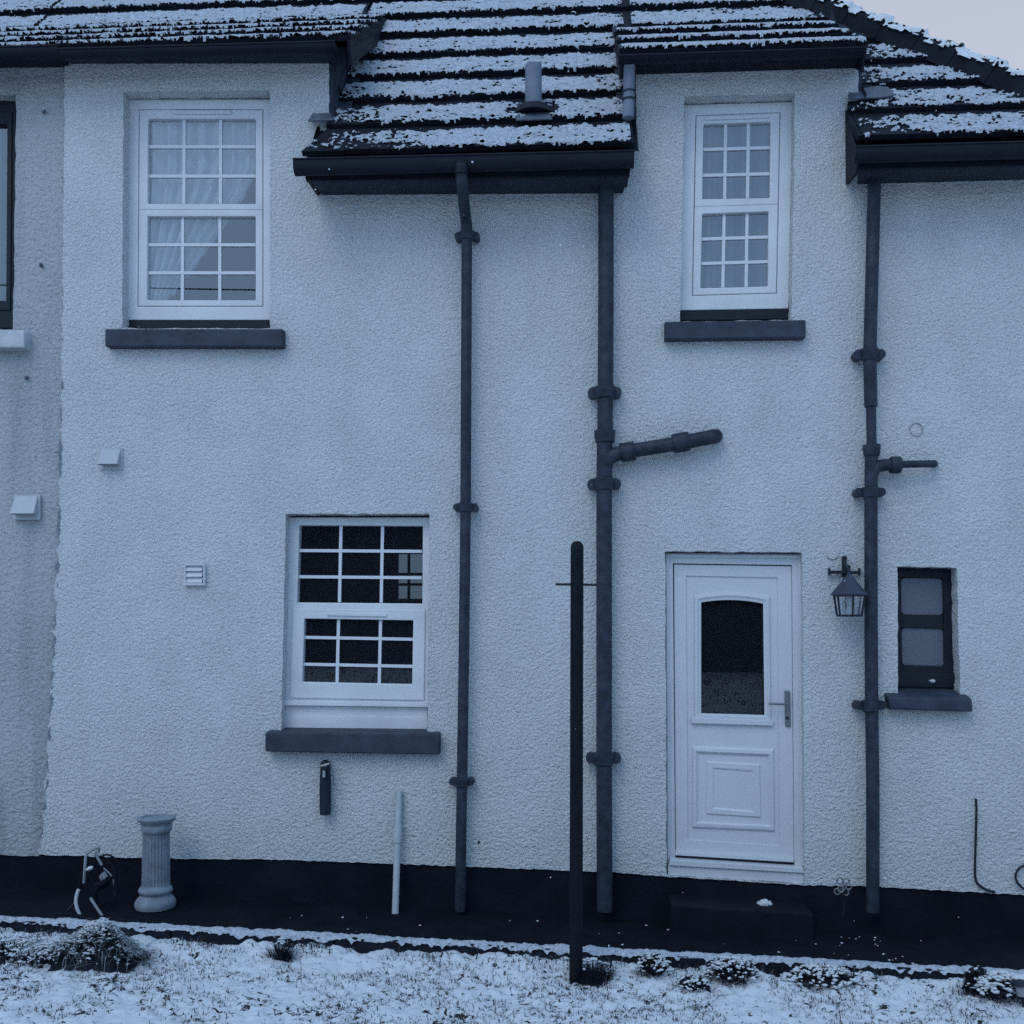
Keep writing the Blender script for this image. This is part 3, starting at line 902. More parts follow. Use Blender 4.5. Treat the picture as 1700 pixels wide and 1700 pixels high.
def snow_field(mbv, rp, i0, i1, g, xl, xr, cov, seed, v0=0.0, v1=0.80, step=0.0100, thick=0.018, t_lo=T_LO, vis=None):
    for i in range(i0, i1):
        s0, s1 = i * g, (i + 1) * g
        X0 = min(xl(s0), xl(s1)); X1 = max(xr(s0), xr(s1))
        if vis: X0 = max(X0, vis[0]); X1 = min(X1, vis[1])
        if X1 - X0 < .05: continue
        xs = np.arange(X0, X1, step); ss = np.arange(s0 - 0.02, s1, step * .8)
        X, S = np.meshgrid(xs, ss)
        v = (S - s0) / g
        edge = (fbm(X * 5, X * 0 + i * 3.3, seed + 7, 3) - .5) * 0.16
        edge2 = (fbm(X * 22, X * 0 + i * 5.1, seed + 11, 3) - .5) * 0.09
        band = sstep(v0 - .07, v0 + .05, v + edge2 * .8) * (1 - sstep(v1 - .10, v1 + .06, v + edge + edge2))
        n = fbm(X * 11, S * 19, seed + i, 4, 0.62)
        n2 = fbm(X * 38, S * 78, seed + 31 + i, 3, 0.65)
        # bare joint lines between tiles
        off = (i % 2) * 0.15
        jd = np.abs(((X - off) / 0.30 + .5) % 1 - .5) * 0.30
        joint = np.where((vnoise(np.floor((X - off) / .30 + .5), X * 0 + i, seed) > .55), np.exp(-(jd / .008) ** 2), 0) * .35
        T = band * (1.22 + cov(X, S)) + (n - .5) * 1.7 + (n2 - .5) * 2.3 - 0.64 - joint * band
        XL = np.vectorize(xl)(S[:, 0])[:, None]; XR = np.vectorize(xr)(S[:, 0])[:, None]
        T = np.where((X > XL + .01) & (X < XR - .01), T, -1)
        tt = T_HI + (t_lo - T_HI) * (1 - np.clip(v, 0, 1))
        hang = np.where(v < 0, v * g * 0.8, 0)
        H = tt + 0.002 + np.clip(T, 0, .7) ** 0.8 * thick * (0.7 + n * .6) + (n2 - .5) * .016 * (T > .06) + hang
        Pn = rp.o + X[..., None] * np.array((1, 0, 0)) + S[..., None] * rp.S + H[..., None] * rp.N
        idx = np.arange(X.size).reshape(X.shape)
        ok = T > 0
        keep = ok[:-1, :-1] & ok[:-1, 1:] & ok[1:, 1:] & ok[1:, :-1]
        F = np.stack([idx[:-1, :-1], idx[:-1, 1:], idx[1:, 1:], idx[1:, :-1]], -1)[keep]
        used = np.unique(F); mp = -np.ones(X.size, int); mp[used] = np.arange(len(used)) + mbv['n']
        mbv['v'].append(Pn.reshape(-1, 3)[used]); mbv['f'].append(mp[F]); mbv['n'] += len(used)

def sbuf(): return dict(v=[], f=[], n=0)
def sbuild(b, parent, name="snow"):
    return mesh(name, np.concatenate(b['v']), np.concatenate(b['f']), M['snow_thin'], parent, smooth=True)

rp = RoofPlane(RO + RN * 0 + np.array((0, EAVE_Y, EAVE_Y * MR)), TH)       # s = 0 at the eave
# dormers: shallower slopes running from the wall heads back into the main slope
def dormer(px_eave, py_eave, y_eave, px_j, py_j, n):
    e = P(px_eave, py_eave, y_eave)
    j = roof_pt(px_j, py_j)
    th = math.atan2(j[2] - e[2], j[1] - y_eave)
    L = math.hypot(j[2] - e[2], j[1] - y_eave)
    return RoofPlane((0, y_eave, e[2] - 0.04), th), L / n * 1.02, (j[1] - EAVE_Y) / math.cos(TH), j
DR, gR, sjR, jR = dormer(1230, 82, -0.20, 1230, 40, 3)
DL, gL, sjL, jL = dormer(400, 70, -0.20, 400, 36, 4)
X_cl = P(547, 150, 0)[0]; X_cr0 = P(1056, 150, 0)[0]; X_cr1 = P(1425, 150, 0)[0]
# eave ends of the middle roof and the right roof
XM0 = P(503, 255, EAVE_Y)[0]; XM1 = P(1052, 245, EAVE_Y)[0]
XR0 = P(1422, 235, EAVE_Y)[0]
hipA = roof_pt(1412, 44); hipB = roof_pt(1700, 160)
def hip_x(s):
    y = EAVE_Y + s * math.cos(TH)
    t = (y - hipA[1]) / (hipB[1] - hipA[1])
    return hipA[0] + (hipB[0] - hipA[0]) * t
XB = P(107, 60, -0.1)[0]                       # party line between the two houses
XBm = roof_pt(107, 5)[0]
NROW = 14
def mid_l(s):
    return XM0 + (X_cl + 0.02 - XM0) * min(1, s / max(.01, -EAVE_Y / math.cos(TH)))
iJ = int(math.ceil(max(sjR, sjL) / GAUGE))
main = MB()
tiles(main, rp, 0, iJ, GAUGE, mid_l, lambda s: XM1 if s * math.cos(TH) + EAVE_Y < 0 else X_cr0 + .02, seed=1)
tiles(main, rp, 0, iJ, GAUGE, lambda s: XR0 if s * math.cos(TH) + EAVE_Y < 0 else X_cr1 - .02, hip_x, seed=2)
iT = min(int(sjR / GAUGE), int(sjL / GAUGE))
tiles(main, rp, int(sjL / GAUGE), iJ, GAUGE, lambda s: XBm, lambda s: X_cl, seed=3)
tiles(main, rp, int(sjR / GAUGE), iJ, GAUGE, lambda s: X_cr0, lambda s: X_cr1, seed=4)
tiles(main, rp, iJ, NROW, GAUGE, lambda s: XBm, hip_x, seed=5)
# underlay sheet
sJ = iJ * GAUGE
def sheet(mb, rp_, s0, s1, x0, x1, h=-0.02):
    mb.add([rp_.pt(x0(s0), s0, h), rp_.pt(x1(s0), s0, h), rp_.pt(x1(s1), s1, h), rp_.pt(x0(s1), s1, h)], [(0, 1, 2, 3)])
sheet(main, rp, 0.02, sJ, mid_l, lambda s: X_cr0)
sheet(main, rp, 0.02, sJ, lambda s: X_cr1, hip_x)
sheet(main, rp, sJ - .02, NROW * GAUGE, lambda s: XBm, hip_x)
sheet(main, rp, min(sjL, sjR) - .25, sJ, lambda s: XBm, lambda s: X_cr1)
roof = main.build("roof", M['tile'], house)
VIS = (-5.2, 4.6)
sb_ = sbuf()
def cov_mid(X, S):
    left = np.clip((XM0 + 1.05 - S * .6 - X) / .9, 0, 1) * -0.95
    pipe = -1.3 * np.exp(-((X - PIPE_X) / .16) ** 2 - ((S - PIPE_S - .02) / .13) ** 2)
    corner = np.clip((X - (X_cr0 - .14)) / .10, 0, 1) * -0.5
    return left * (S < 1.6) + pipe + corner * (S > .5) + 0.12
pv = roof_pt(886, 196); PIPE_X = pv[0]; PIPE_S = (pv[1] - EAVE_Y) / math.cos(TH)
def cov_right(X, S):
    left = np.clip((XR0 + 0.55 + S * .05 - X) / .5, 0, 1) * -0.8
    hip = np.clip((X - (hip_x_v(S) - .22)) / .18, 0, 1) * -1.0
    return left + hip + 0.08
def hip_x_v(S):
    y = EAVE_Y + S * math.cos(TH); t = (y - hipA[1]) / (hipB[1] - hipA[1])
    return hipA[0] + (hipB[0] - hipA[0]) * t
snow_field(sb_, rp, 0, iJ, GAUGE, mid_l, lambda s: XM1 if s * math.cos(TH) + EAVE_Y < 0 else X_cr0 - .03, cov_mid, 100, vis=VIS)
snow_field(sb_, rp, 0, iJ, GAUGE, lambda s: XR0 if s * math.cos(TH) + EAVE_Y < 0 else X_cr1 + .06, hip_x, cov_right, 200, vis=VIS)
full_cov = lambda X, S: 0.15 + 0 * X + np.clip((X - (hip_x_v(S) - .3)) / .2, 0, 1) * -1.0
snow_field(sb_, rp, int(sjL / GAUGE), iJ, GAUGE, lambda s: XBm, lambda s: X_cl, full_cov, 300, vis=VIS)
snow_field(sb_, rp, int(sjR / GAUGE), iJ, GAUGE, lambda s: X_cr0, lambda s: X_cr1, full_cov, 400, vis=VIS)
snow_field(sb_, rp, iJ, iJ + 4, GAUGE, lambda s: XBm, hip_x, full_cov, 500, vis=VIS)
sbuild(sb_, roof)

# dormer roofs
XDL1 = P(588, 62, -0.1)[0]
XDR0 = P(1028, 95, -0.2)[0]; XDR1 = P(1440, 80, -0.2)[0]
def dormer_roof(D, g, n, x0, x1, parent, seed):
    mb = MB()
    tiles(mb, D, 0, n, g, lambda s: x0, lambda s: x1, seed=seed, t_lo=0.06)
    sheet(mb, D, 0.02, n * g, lambda s: x0, lambda s: x1, -0.02)
    o = mb.build("dormer_roof", M['tile'], parent)
    b = sbuf()
    snow_field(b, D, 0, n, g, lambda s: x0, lambda s: x1, lambda X, S: 0.22 + 0 * X, seed, v0=0.0, v1=0.84, vis=VIS, thick=0.024, t_lo=0.06)
    sbuild(b, o)
    return o
dormer_roof(DL, gL, 4, XB, XDL1, house, 600)
dormer_roof(DR, gR, 3, XDR0, XDR1, house, 700)
# neighbour's roof continues the same slopes
nb = MB()
tiles(nb, DL, 0, 4, gL, lambda s: -6.0, lambda s: XB - .01, seed=8, t_lo=0.06)
tiles(nb, rp, int(sjL / GAUGE), NROW, GAUGE, lambda s: -6.0, lambda s: XBm - .01, seed=9)
sheet(nb, rp, sjL - .3, NROW * GAUGE, lambda s: -6.0, lambda s: XBm)
nro = nb.build("roof", M['tile'], neighbour)
b = sbuf()
snow_field(b, DL, 0, 4, gL, lambda s: -6.0, lambda s: XB, lambda X, S: 0.22 + 0 * X, 600, v0=0.0, v1=0.84, vis=VIS, thick=0.024, t_lo=0.06)
snow_field(b, rp, int(sjL / GAUGE), iJ + 4, GAUGE, lambda s: -6.0, lambda s: XBm, lambda X, S: 0.15 + 0 * X, 300, vis=VIS)
sbuild(b, nro)

# hip tiles, and the end slope beyond them
def hip():
    mb = MB(); sb2 = MB()
    s_top, s_bot = (NROW * GAUGE), 0.0
    def hp(s): return rp.pt(hip_x(s), s, 0.05)
    a = hp(s_bot); bq = hp(s_top); d = (bq - a); L = np.linalg.norm(d); d /= L
    n = int(L / 0.32); k = 0
    rr = random.Random(4)
    side = np.cross(d, (0, 0, 1)); side /= np.linalg.norm(side)
    up = np.cross(side, d); up = up if up[2] > 0 else -up
    for i in range(n):
        p0 = a + d * (i * L / n); p1 = a + d * ((i + 1) * L / n + .05)
        ring0 = []; ring1 = []
        for j in range(9):
            t = math.pi * j / 8
            c = side * math.cos(t) * .095 - up * (.0 if 0 < j < 8 else .09)
            ring0.append(p0 + c + up * (math.sin(t) * .065 + .014)); ring1.append(p1 + c * .92 + up * (math.sin(t) * .060))
        v = ring0 + ring1
        mb.add(v, [(j, j + 1, j + 10, j + 9) for j in range(8)])
        mb.add(ring0 + [p0 - up * .06], [(j + 1, j, 9) for j in range(8)])
    o = mb.build("hip_tiles", M['tile'], house)
    # end slope of the hipped roof, facing right
    mb = MB()
    e0 = rp.pt(hip_x(0), 0, 0); e1 = rp.pt(hip_x(NROW * GAUGE), NROW * GAUGE, 0)
    run = NROW * GAUGE * math.cos(TH)
    mb.add([e0, e0 + np.array((0, 8, 0)), e1 + np.array((0, 2, 0)), e1], [(0, 1, 2, 3)])
    mb.build("end_slope", M['tile'], house)
    # snow ridge along the crown and outer side of the hip
    m_ = 420; w_ = 16; V = []; KEEP = []
    for i in range(m_ + 1):
        t = i / m_
        p = a + d * (L * t)
        ph = (t * n) % 1
        for j in range(w_ + 1):
            th = math.radians(5) + math.radians(160) * j / w_
            lift = .016 * (1 - ph) ** 1.5
            nn = float(fbm(np.array([t * L * 12]), np.array([j * .55]), 61, 3)[0]); n2 = float(fbm(np.array([t * L * 40]), np.array([j * 1.3]), 77, 2)[0])
            th_ = (nn - .40) * 2.2 + (n2 - .5) * 1.2 - abs(j / w_ - .66) * 0.9 + .30
            KEEP.append(th_ > 0)
            h = .004 + .026 * min(max(th_, 0), .8) * (.5 + .8 * ((1 - ph) ** 2)) + (n2 - .5) * .016 * min(1, max(th_, 0) * 4)
            V.append(p + side * math.cos(th) * (.095 + h) + up * (math.sin(th) * (.065 + h) + lift))
    F = []
    for i in range(m_):
        for j in range(w_):
            q = (i * (w_ + 1) + j, (i + 1) * (w_ + 1) + j, (i + 1) * (w_ + 1) + j + 1, i * (w_ + 1) + j + 1)
            if all(KEEP[k] for k in q): F.append(q)
    mesh("snow", V, F, M['snow'], o, smooth=True)
hip()

# dormer cheeks
def cheek(x, D, xo):
    # between the wall head, the dormer slope and the main slope
    s_w = (0 - D.o[1]) / math.cos(D.th)
    top0 = D.pt(x, s_w, -.02)
    yj = (ZR - (D.o[2] - D.o[1] * math.tan(D.th))) / (math.tan(D.th) - MR)
    back = np.array((x, yj, ZR + yj * MR))
    low = np.array((x, 0.0, ZR - .02))
    v = [low, top0, back]
    v2 = [p + np.array((xo, 0, 0)) for p in v]
    mb = MB().add(v + v2, [(0, 1, 2), (5, 4, 3), (0, 3, 4, 1), (1, 4, 5, 2), (2, 5, 3, 0)])
    o = mb.build("dormer_cheek", M['cheek'], house)
    # lead soaker down the foot of the cheek
    dirv = back - low; dirv /= np.linalg.norm(dirv)
    off = np.array((xo * 1.15, 0, 0))
    wv = np.array((np.sign(xo) * .10, 0, 0)); upn = RN * .06
    L = np.linalg.norm(back - low)
    mb = MB()
    for k in range(5):
        p = low + off + dirv * L * k / 5 + RN * .05; q = low + off + dirv * (L * (k + 1) / 5 + .04) + RN * .045
        mb.add([p, q, q + wv, p + wv, p + RN * .07, q + RN * .07], [(0, 1, 2, 3), (4, 5, 1, 0)])
    mb.build("lead_soaker", M['cheek'], o)
    return o
cheek(X_cl, DL, 0.025)
cheek(X_cr0, DR, -0.025)
cheek(X_cr1, DR, 0.025)
# lead aprons where the wall head meets the eave
mb = MB()
def slab(mb, pts, n, t):
    v = pts + [p + n * t for p in pts]; k = len(pts)
    mb.add(v, [tuple(range(k)), tuple(reversed(range(k, 2 * k)))] + [(i, (i + 1) % k, (i + 1) % k + k, i + k) for i in range(k)])
rl = lambda px, py, h: roof_pt(px, py) + RN * h
slab(mb, [rl(514, 215, .05), rl(522, 201, .05), rl(556, 192, .05), rl(556, 213, .05)], RN, .008)
mb.build("lead_flashing", M['lead'], house)
mb = MB()
slab(mb, [rl(1405, 184, .07), rl(1405, 168, .07), rl(1430, 166, .07), rl(1452, 162, .07), rl(1470, 164, .07), rl(1481, 177, .07), rl(1462, 181, .07)], RN, .008)
mb.build("lead_flashing", M['lead'], house)

# gutters, fascias, soffits
def half_gutter(px0, px1, py_t, py_b, yc, r, name, parent, end_px=None):
    a = P(px0, py_t[0], yc - r); b = P(px1, py_t[1], yc - r)
    zt = (a[2] + b[2]) / 2
    za, zb = a[2], b[2]
    m_ = (za + zb) / 2; za = m_ + (za - m_) * .25; zb = m_ + (zb - m_) * .25
    hgt = P(px0, py_t[0], yc - r)[2] - P(px0, py_b, yc - r)[2]
    mb = MB(); n = 10
    prof = [(-r, 0)] + [(-r * math.cos(t * math.pi / n), -hgt * math.sin(t * math.pi / n) ** .75) for t in range(1, n)] + [(r, 0)]
    inner = [(x * .93, z * .93 + .0) for x, z in prof]
    rows = []
    for (x, z) in ((a[0], za), (b[0], zb)):
        rows.append([(x, yc + p[0], z + p[1]) for p in prof] + [(x, yc + p[0], z + p[1] + .003) for p in inner[::-1]])
    k = len(rows[0])
    mb.add(rows[0] + rows[1], [(i, (i + 1) % k, (i + 1) % k + k, i + k) for i in range(k)])
    # rolled rim and end caps
    mb.tube([(a[0], yc - r, za), (b[0], yc - r, zb)], .007, 8)
    for (x, z) in ((a[0], za), (b[0], zb)):
        mb.add([(x, yc + p[0], z + p[1]) for p in prof], [tuple(range(len(prof)))])
    o = mb.build(name, M['gutter'], parent)
    smooth_angle(o, 35)
    return a, b, o

# middle eave
half_gutter(486, 1053, (261, 253), 283, EAVE_Y - .06, .055, "gutter", house)
fq = [(504, 276), (1048, 268), (1045, 292), (508, 300)]
MB().quadbox(fq, EAVE_Y + .005, EAVE_Y + .03).build("fascia", M['gutter'], house)
def soffit(pxa, pya, pxb, pyb, px0w, py0w, px1w, py1w, yf, name="soffit"):
    v = [P(pxa, pya, yf), P(pxb, pyb, yf), P(px1w, py1w, 0), P(px0w, py0w, 0)]
    v2 = [p + np.array((0, 0, .02)) for p in v]
    return MB().add(v + v2, [(0, 1, 2, 3), (7, 6, 5, 4), (0, 4, 5, 1), (1, 5, 6, 2), (2, 6, 7, 3), (3, 7, 4, 0)]).build(name, M['soffit'], house)
soffit(507, 297, 1044, 288, 536, 324, 1034, 321, EAVE_Y + .028)
# box ends of the eave
for xe, s in ((P(507, 290, EAVE_Y)[0], 1), (P(1045, 290, EAVE_Y)[0], -1)):
    z_lo = P(538, 324, 0)[2]
    v = [(xe, EAVE_Y + .03, P(509, 296, EAVE_Y)[2]), (xe, EAVE_Y + .03, EAVE_Y * MR + ZR), (xe, 0, ZR), (xe, 0, z_lo)]
    v2 = [(p[0] + .02 * s, p[1], p[2]) for p in v]
    MB().add(v + v2, [(0, 1, 2, 3), (7, 6, 5, 4), (0, 4, 5, 1), (3, 2, 6, 7), (0, 3, 7, 4)]).build("eave_end", M['gutter'], house)
# right eave
half_gutter(1421, 1800, (243, 233), 264, EAVE_Y - .06, .055, "gutter", house)
MB().quadbox([(1424, 256), (1790, 248), (1790, 272), (1424, 282)], EAVE_Y + .005, EAVE_Y + .03).build("fascia", M['gutter'], house)
soffit(1424, 280, 1790, 271, 1424, 306, 1790, 296, EAVE_Y + .028)
mb = MB(); xe = P(1424, 280, EAVE_Y)[0]
v = [(xe, EAVE_Y + .03, P(1424, 281, EAVE_Y)[2]), (xe, EAVE_Y + .03, EAVE_Y * MR + ZR), (xe, 0, ZR), (xe, 0, P(1424, 306, 0)[2])]
v2 = [(p[0] + .02, p[1], p[2]) for p in v]
mb.add(v + v2, [(0, 1, 2, 3), (7, 6, 5, 4), (0, 4, 5, 1), (3, 2, 6, 7), (0, 3, 7, 4)]).build("eave_end", M['gutter'], house)
# dormer eaves
half_gutter(1027, 1438, (92, 79), 98, -0.235, .05, "dormer_gutter", house)
MB().quadbox([(1032, 88), (1432, 76), (1430, 90), (1034, 102)], -.17, 0.0).build("dormer_fascia", M['gutter'], house)
half_gutter(97, 556, (77, 73), 88, -0.235, .05, "dormer_gutter", house)
MB().quadbox([(100, 72), (553, 68), (551, 88), (102, 89)], -.13, 0.0).build("dormer_fascia", M['soffit'], house)
half_gutter(-140, 95, (78, 78), 92, -0.235, .05, "gutter", neighbour)
MB().quadbox([(-140, 74), (97, 72), (99, 93), (-140, 96)], -.13, 0.012).build("fascia", M['gutter'], neighbour)
# verge boards at the dormer ends
def verge(D, x, n, g, s):
    p0 = D.pt(x, 0.0, .04); p1 = D.pt(x, n * g, .03); q1 = D.pt(x, n * g, -.10); q0 = D.pt(x, 0.0, -.12)
    v = [p0, p1, q1, q0]; v2 = [p + np.array((.02 * s, 0, 0)) for p in v]
    MB().add(v + v2, [(0, 1, 2, 3), (7, 6, 5, 4), (0, 4, 5, 1), (3, 2, 6, 7), (0, 3, 7, 4)]).build("verge_board", M['gutter'], house)
verge(DL, XDL1 - .005, 4, gL, -1)
verge(DR, XDR0 + .005, 3, gR, 1)
verge(DR, XDR1 - .005, 3, gR, -1)

# roof vent pipe with its lead slate
pb = roof_pt(886, 192) + RN * .05
ptop = P(886, 109, pb[1])
vp = MB().tube([pb - np.array((0, 0, .02)), np.array((pb[0], pb[1], ptop[2]))], 0.056, 24, caps=False)
vp.tube([np.array((pb[0], pb[1], ptop[2])), np.array((pb[0], pb[1], ptop[2] - .3))], 0.048, 24, caps=False)
vpo = vp.build("vent_pipe", M['ventpipe'], house); smooth_angle(vpo)
zc = P(886, 178, pb[1])[2]
smooth_angle(MB().lathe((pb[0], pb[1], 0), [(0.14, pb[2] - .06), (.12, pb[2] - .01), (.085, zc - .04), (.066, zc), (.058, zc + .005)], 24).build("collar", M['gutter'], vpo))
mb = MB(); slab(mb, [rl(857, 216, .06), rl(862, 200, .05), rl(910, 199, .05), rl(917, 214, .06)], RN, .008); mb.build("lead_slate", M['lead'], vpo)

# ================================================================== pipes
PY = -0.085
def px_r(n, y=PY): return n * (y - CAM[1]) / FPX
def pipe_path(pts, rpx, y=PY, n=20, capend=True):
    mb = MB(); mb.tube([P(x, yy, y) for x, yy in pts], [px_r(r) for r in (rpx if not np.isscalar(rpx) else [rpx] * len(pts))], n)
    return mb
def collar(cx, cy, hw, h, parent, r, ears=True, y=PY):
    c = P(cx, cy, y); R = px_r(r); H = px_r(h)
    mb = MB().lathe((c[0], c[1], c[2]), [(R * 1.05, -H * .6), (R * 1.22, -H * .5), (R * 1.28, -H * .1), (R * 1.36, H * .1), (R * 1.36, H * .45), (R * 1.1, H * .5)], 24)
    if ears:
        W = px_r(hw) * .9
        for s in (-1, 1):
            e = c + np.array((s * W * .86, .02, 0))
            mb.tube([e + np.array((0, -.022, 0)), e + np.array((0, .055, 0))], H * .46, 12)
            mb.box((min(c[0], e[0]), c[1] + .0, c[2] - H * .42), (max(c[0], e[0]), c[1] + .035, c[2] + H * .42))
    o = mb.build("collar", M['pipe'], parent)
    return smooth_angle(o)

# downpipe of the middle gutter, with swan neck
g0 = P(766, 284, EAVE_Y - .06)
neck = spline([P(766, 272, EAVE_Y - .11), P(766, 290, EAVE_Y - .09), P(768, 312, EAVE_Y - .06), P(771, 345, -0.22), P(774, 368, -0.12), P(775, 392, PY)], 6)
mb = MB().tube(neck, px_r(9.5), 18)
mb.tube([P(775, 390, PY), P(774, 600, PY), P(773, 842, PY), P(770, 1100, PY), P(767, 1298, PY), P(765, 1420, PY), P(764, 1512, PY)], px_r(9), 18)
d1 = smooth_angle(mb.build("downpipe", M['pipe'], house))
tag(d1, "slim black downpipe with a swan neck from the middle gutter")
c = P(766, 285, EAVE_Y - .1)
smooth_angle(MB().lathe((c[0], c[1], c[2]), [(.037, -.02), (.042, -.018), (.042, .03), (.036, .034), (.034, .055), (.012, .068)], 20).build("outlet", M['gutter'], d1))
for cy, cx in ((391, 775), (842, 773), (1298, 766)):
    collar(cx, cy, 19, 14, d1, 9.5)

# soil stack beside it, thick
mb = pipe_path([(1006, 300), (1006, 480), (1005, 660), (1003, 800), (1003, 1100), (1003, 1300), (1004, 1512)], 13)
d2 = smooth_angle(mb.build("soil_pipe", M['pipe'], house))
tag(d2, "thick dark soil pipe beside the clothes post")
for cx, cy, hw, h, e in ((1004, 651, 25, 19, True), (1004, 724, 18, 20, False), (1003, 803, 25, 19, True), (1002, 1259, 26, 20, True)):
    collar(cx, cy, hw, h, d2, 13, e)
br = spline([P(1003, 778, PY), P(1012, 760, PY), P(1030, 752, PY), P(1045, 749, PY), P(1120, 737, PY), P(1178, 726, PY)], 6)
br += [P(1186, 724, PY + .015), P(1188, 724, PY + .05), P(1188, 724, 0.02)]
mb = MB().tube(br, px_r(12), 18)
def sleeve(mb, p, q, r):
    a, b = np.array(p), np.array(q); mb.tube([a, a + (b - a) * .08, a + (b - a) * .92, b], [r * .94, r, r, r * .94], 18)
sleeve(mb, P(1030, 752, PY), P(1054, 748, PY), px_r(16)); sleeve(mb, P(1117, 737, PY), P(1144, 732, PY), px_r(16))
smooth_angle(mb.build("branch_pipe", M['pipe'], d2))
# third pipe, under the right eave
mb = pipe_path([(1452, 290), (1450, 360), (1447, 480), (1444, 585), (1445, 640), (1446, 675)], 10.5)
mb.tube([P(1446, 672, PY), P(1447, 740, PY)], px_r(8), 18)
mb.tube([P(1447, 738, PY), P(1446, 820, PY), P(1446, 1000, PY), P(1447, 1170, PY), P(1449, 1300, PY), P(1449, 1514, PY)], px_r(10.5), 18)
d3 = smooth_angle(mb.build("waste_pipe", M['pipe'], house))
tag(d3, "dark waste pipe between the lantern and the small window")
for cx, cy, hw, h, e in ((1444, 588, 23, 18, True), (1447, 747, 16, 18, False), (1445, 817, 23, 16, True), (1445, 1171, 23, 17, True)):
    collar(cx, cy, hw, h, d3, 10.5, e)
mb = MB().tube(spline([P(1447, 788, PY), P(1455, 776, PY), P(1470, 772, PY), P(1485, 772, PY)], 6), px_r(10), 18)
sleeve(mb, P(1478, 772, PY), P(1495, 772, PY), px_r(14))
mb.tube([P(1492, 771, PY), P(1540, 770, PY), P(1549, 770, PY + .012), P(1551, 770, PY + .04), P(1551, 770, .02)], px_r(6), 14)
smooth_angle(mb.build("branch_pipe", M['pipe'], d3))
# stub from the dormer gutter to the middle roof
mb = MB().tube([P(1045, 105, -0.2), P(1045, 118, -.17), P(1044, 160, -.16), P(1043, 196, -.16)], px_r(9.5), 16)
d4 = smooth_angle(mb.build("downpipe", M['ventpipe'], house)); tag(d4, "short grey downpipe from the dormer gutter")
for cy in (153, 166):
    c = P(1044, cy, -.16); smooth_angle(MB().lathe((c[0], c[1], c[2]), [(.040, -.006), (.046, -.004), (.046, .004), (.040, .006)], 18).build("collar", M['pipe'], d4))

# ================================================================== vents on the walls
def cowl(px0, py0, px1, py1, y, parent, label):
    a = P(px0, py0, y); b = P(px1, py1, y)
    x0, x1, z1, z0 = a[0], b[0], a[2], b[2]; h = z1 - z0; w_ = x1 - x0
    mb = MB().box((x0 - .006, y - .012, z0), (x1 + .006, y + .01, z1 + .006))
    o = mb.build("vent_cover", M['plastic'], parent, bevel=0.003)
    v = [(x0 + .01, y - .013, z1 - .005), (x1 - .01, y - .013, z1 - .005), (x1 - .006, y - .075, z0 + h * .22), (x0 + .002, y - .075, z0 + h * .22), (x0 + .01, y - .013, z0 + h * .2), (x1 - .01, y - .013, z0 + h * .2)]
    MB().add(v, [(0, 3, 2, 1), (0, 4, 3), (1, 2, 5)]).build("hood", M['plastic'], o)
    o['label'] = label
    return o
cowl(168, 746, 203, 780, 0.0, house, "small hooded vent cover near the wall joint")
cowl(25, 823, 66, 863, 0.012, neighbour, "hooded vent cover on the greyer wall")
a = P(305, 936, 0); b = P(340, 972, 0)
x0, x1, z1, z0 = a[0], b[0], a[2], b[2]
mb = MB().add(*(lambda q: (q.v, q.f))(MB().ring(R4(305, 936, 340, 972), R4(308, 939, 337, 968), -0.028, 0.0)))
vo = mb.build("louvre_vent", M['door'], house, bevel=0.002); vo['label'] = "square louvred vent on the plain wall"
mb = MB()
for k in range(3):
    zt = P(320, 939 + k * 9.8, 0)[2]; zb = P(320, 939 + (k + 1) * 9.8, 0)[2]
    mb.add([(x0 + .012, -.006, zt), (x1 - .012, -.006, zt), (x1 - .012, -.026, zb + .004), (x0 + .012, -.026, zb + .004), (x0 + .012, -.006, zb), (x1 - .012, -.006, zb)], [(0, 3, 2, 1), (3, 4, 5, 2)])
mb.build("slats", M['door'], vo)
# rough broken edge of the render along the party joint
def joint_crack():
    rr = random.Random(15); V = []; F = []
    def jx(y):
        for (xa, ya), (xb, yb) in zip(JOINT, JOINT[1:]):
            if ya <= y <= yb: return xa + (xb - xa) * (y - ya) / (yb - ya)
        return JOINT[-1][0]
    y = 470.0; on = False
    while y < 1400:
        dens = min(1, (y - 420) / 500)
        n = float(fbm(np.array([y * .05]), np.array([2.]), 71, 4)[0])
        wpx = max(0, (n - .46) * 26 * dens + rr.uniform(-.8, .8))
        x = jx(y) + 1 + rr.uniform(-1.5, 1.5)
        a, b_ = P(x - wpx * .6, y, .004 if wpx < .5 else -.002), P(x + wpx * .4, y, .004 if wpx < .5 else -.002)
        V += [a, b_]
        if len(V) > 2:
            k = len(V); F.append((k - 4, k - 2, k - 1, k - 3))
        y += rr.uniform(3, 7)
    mesh("render_joint", V, F, M['joint'], house)
joint_crack()
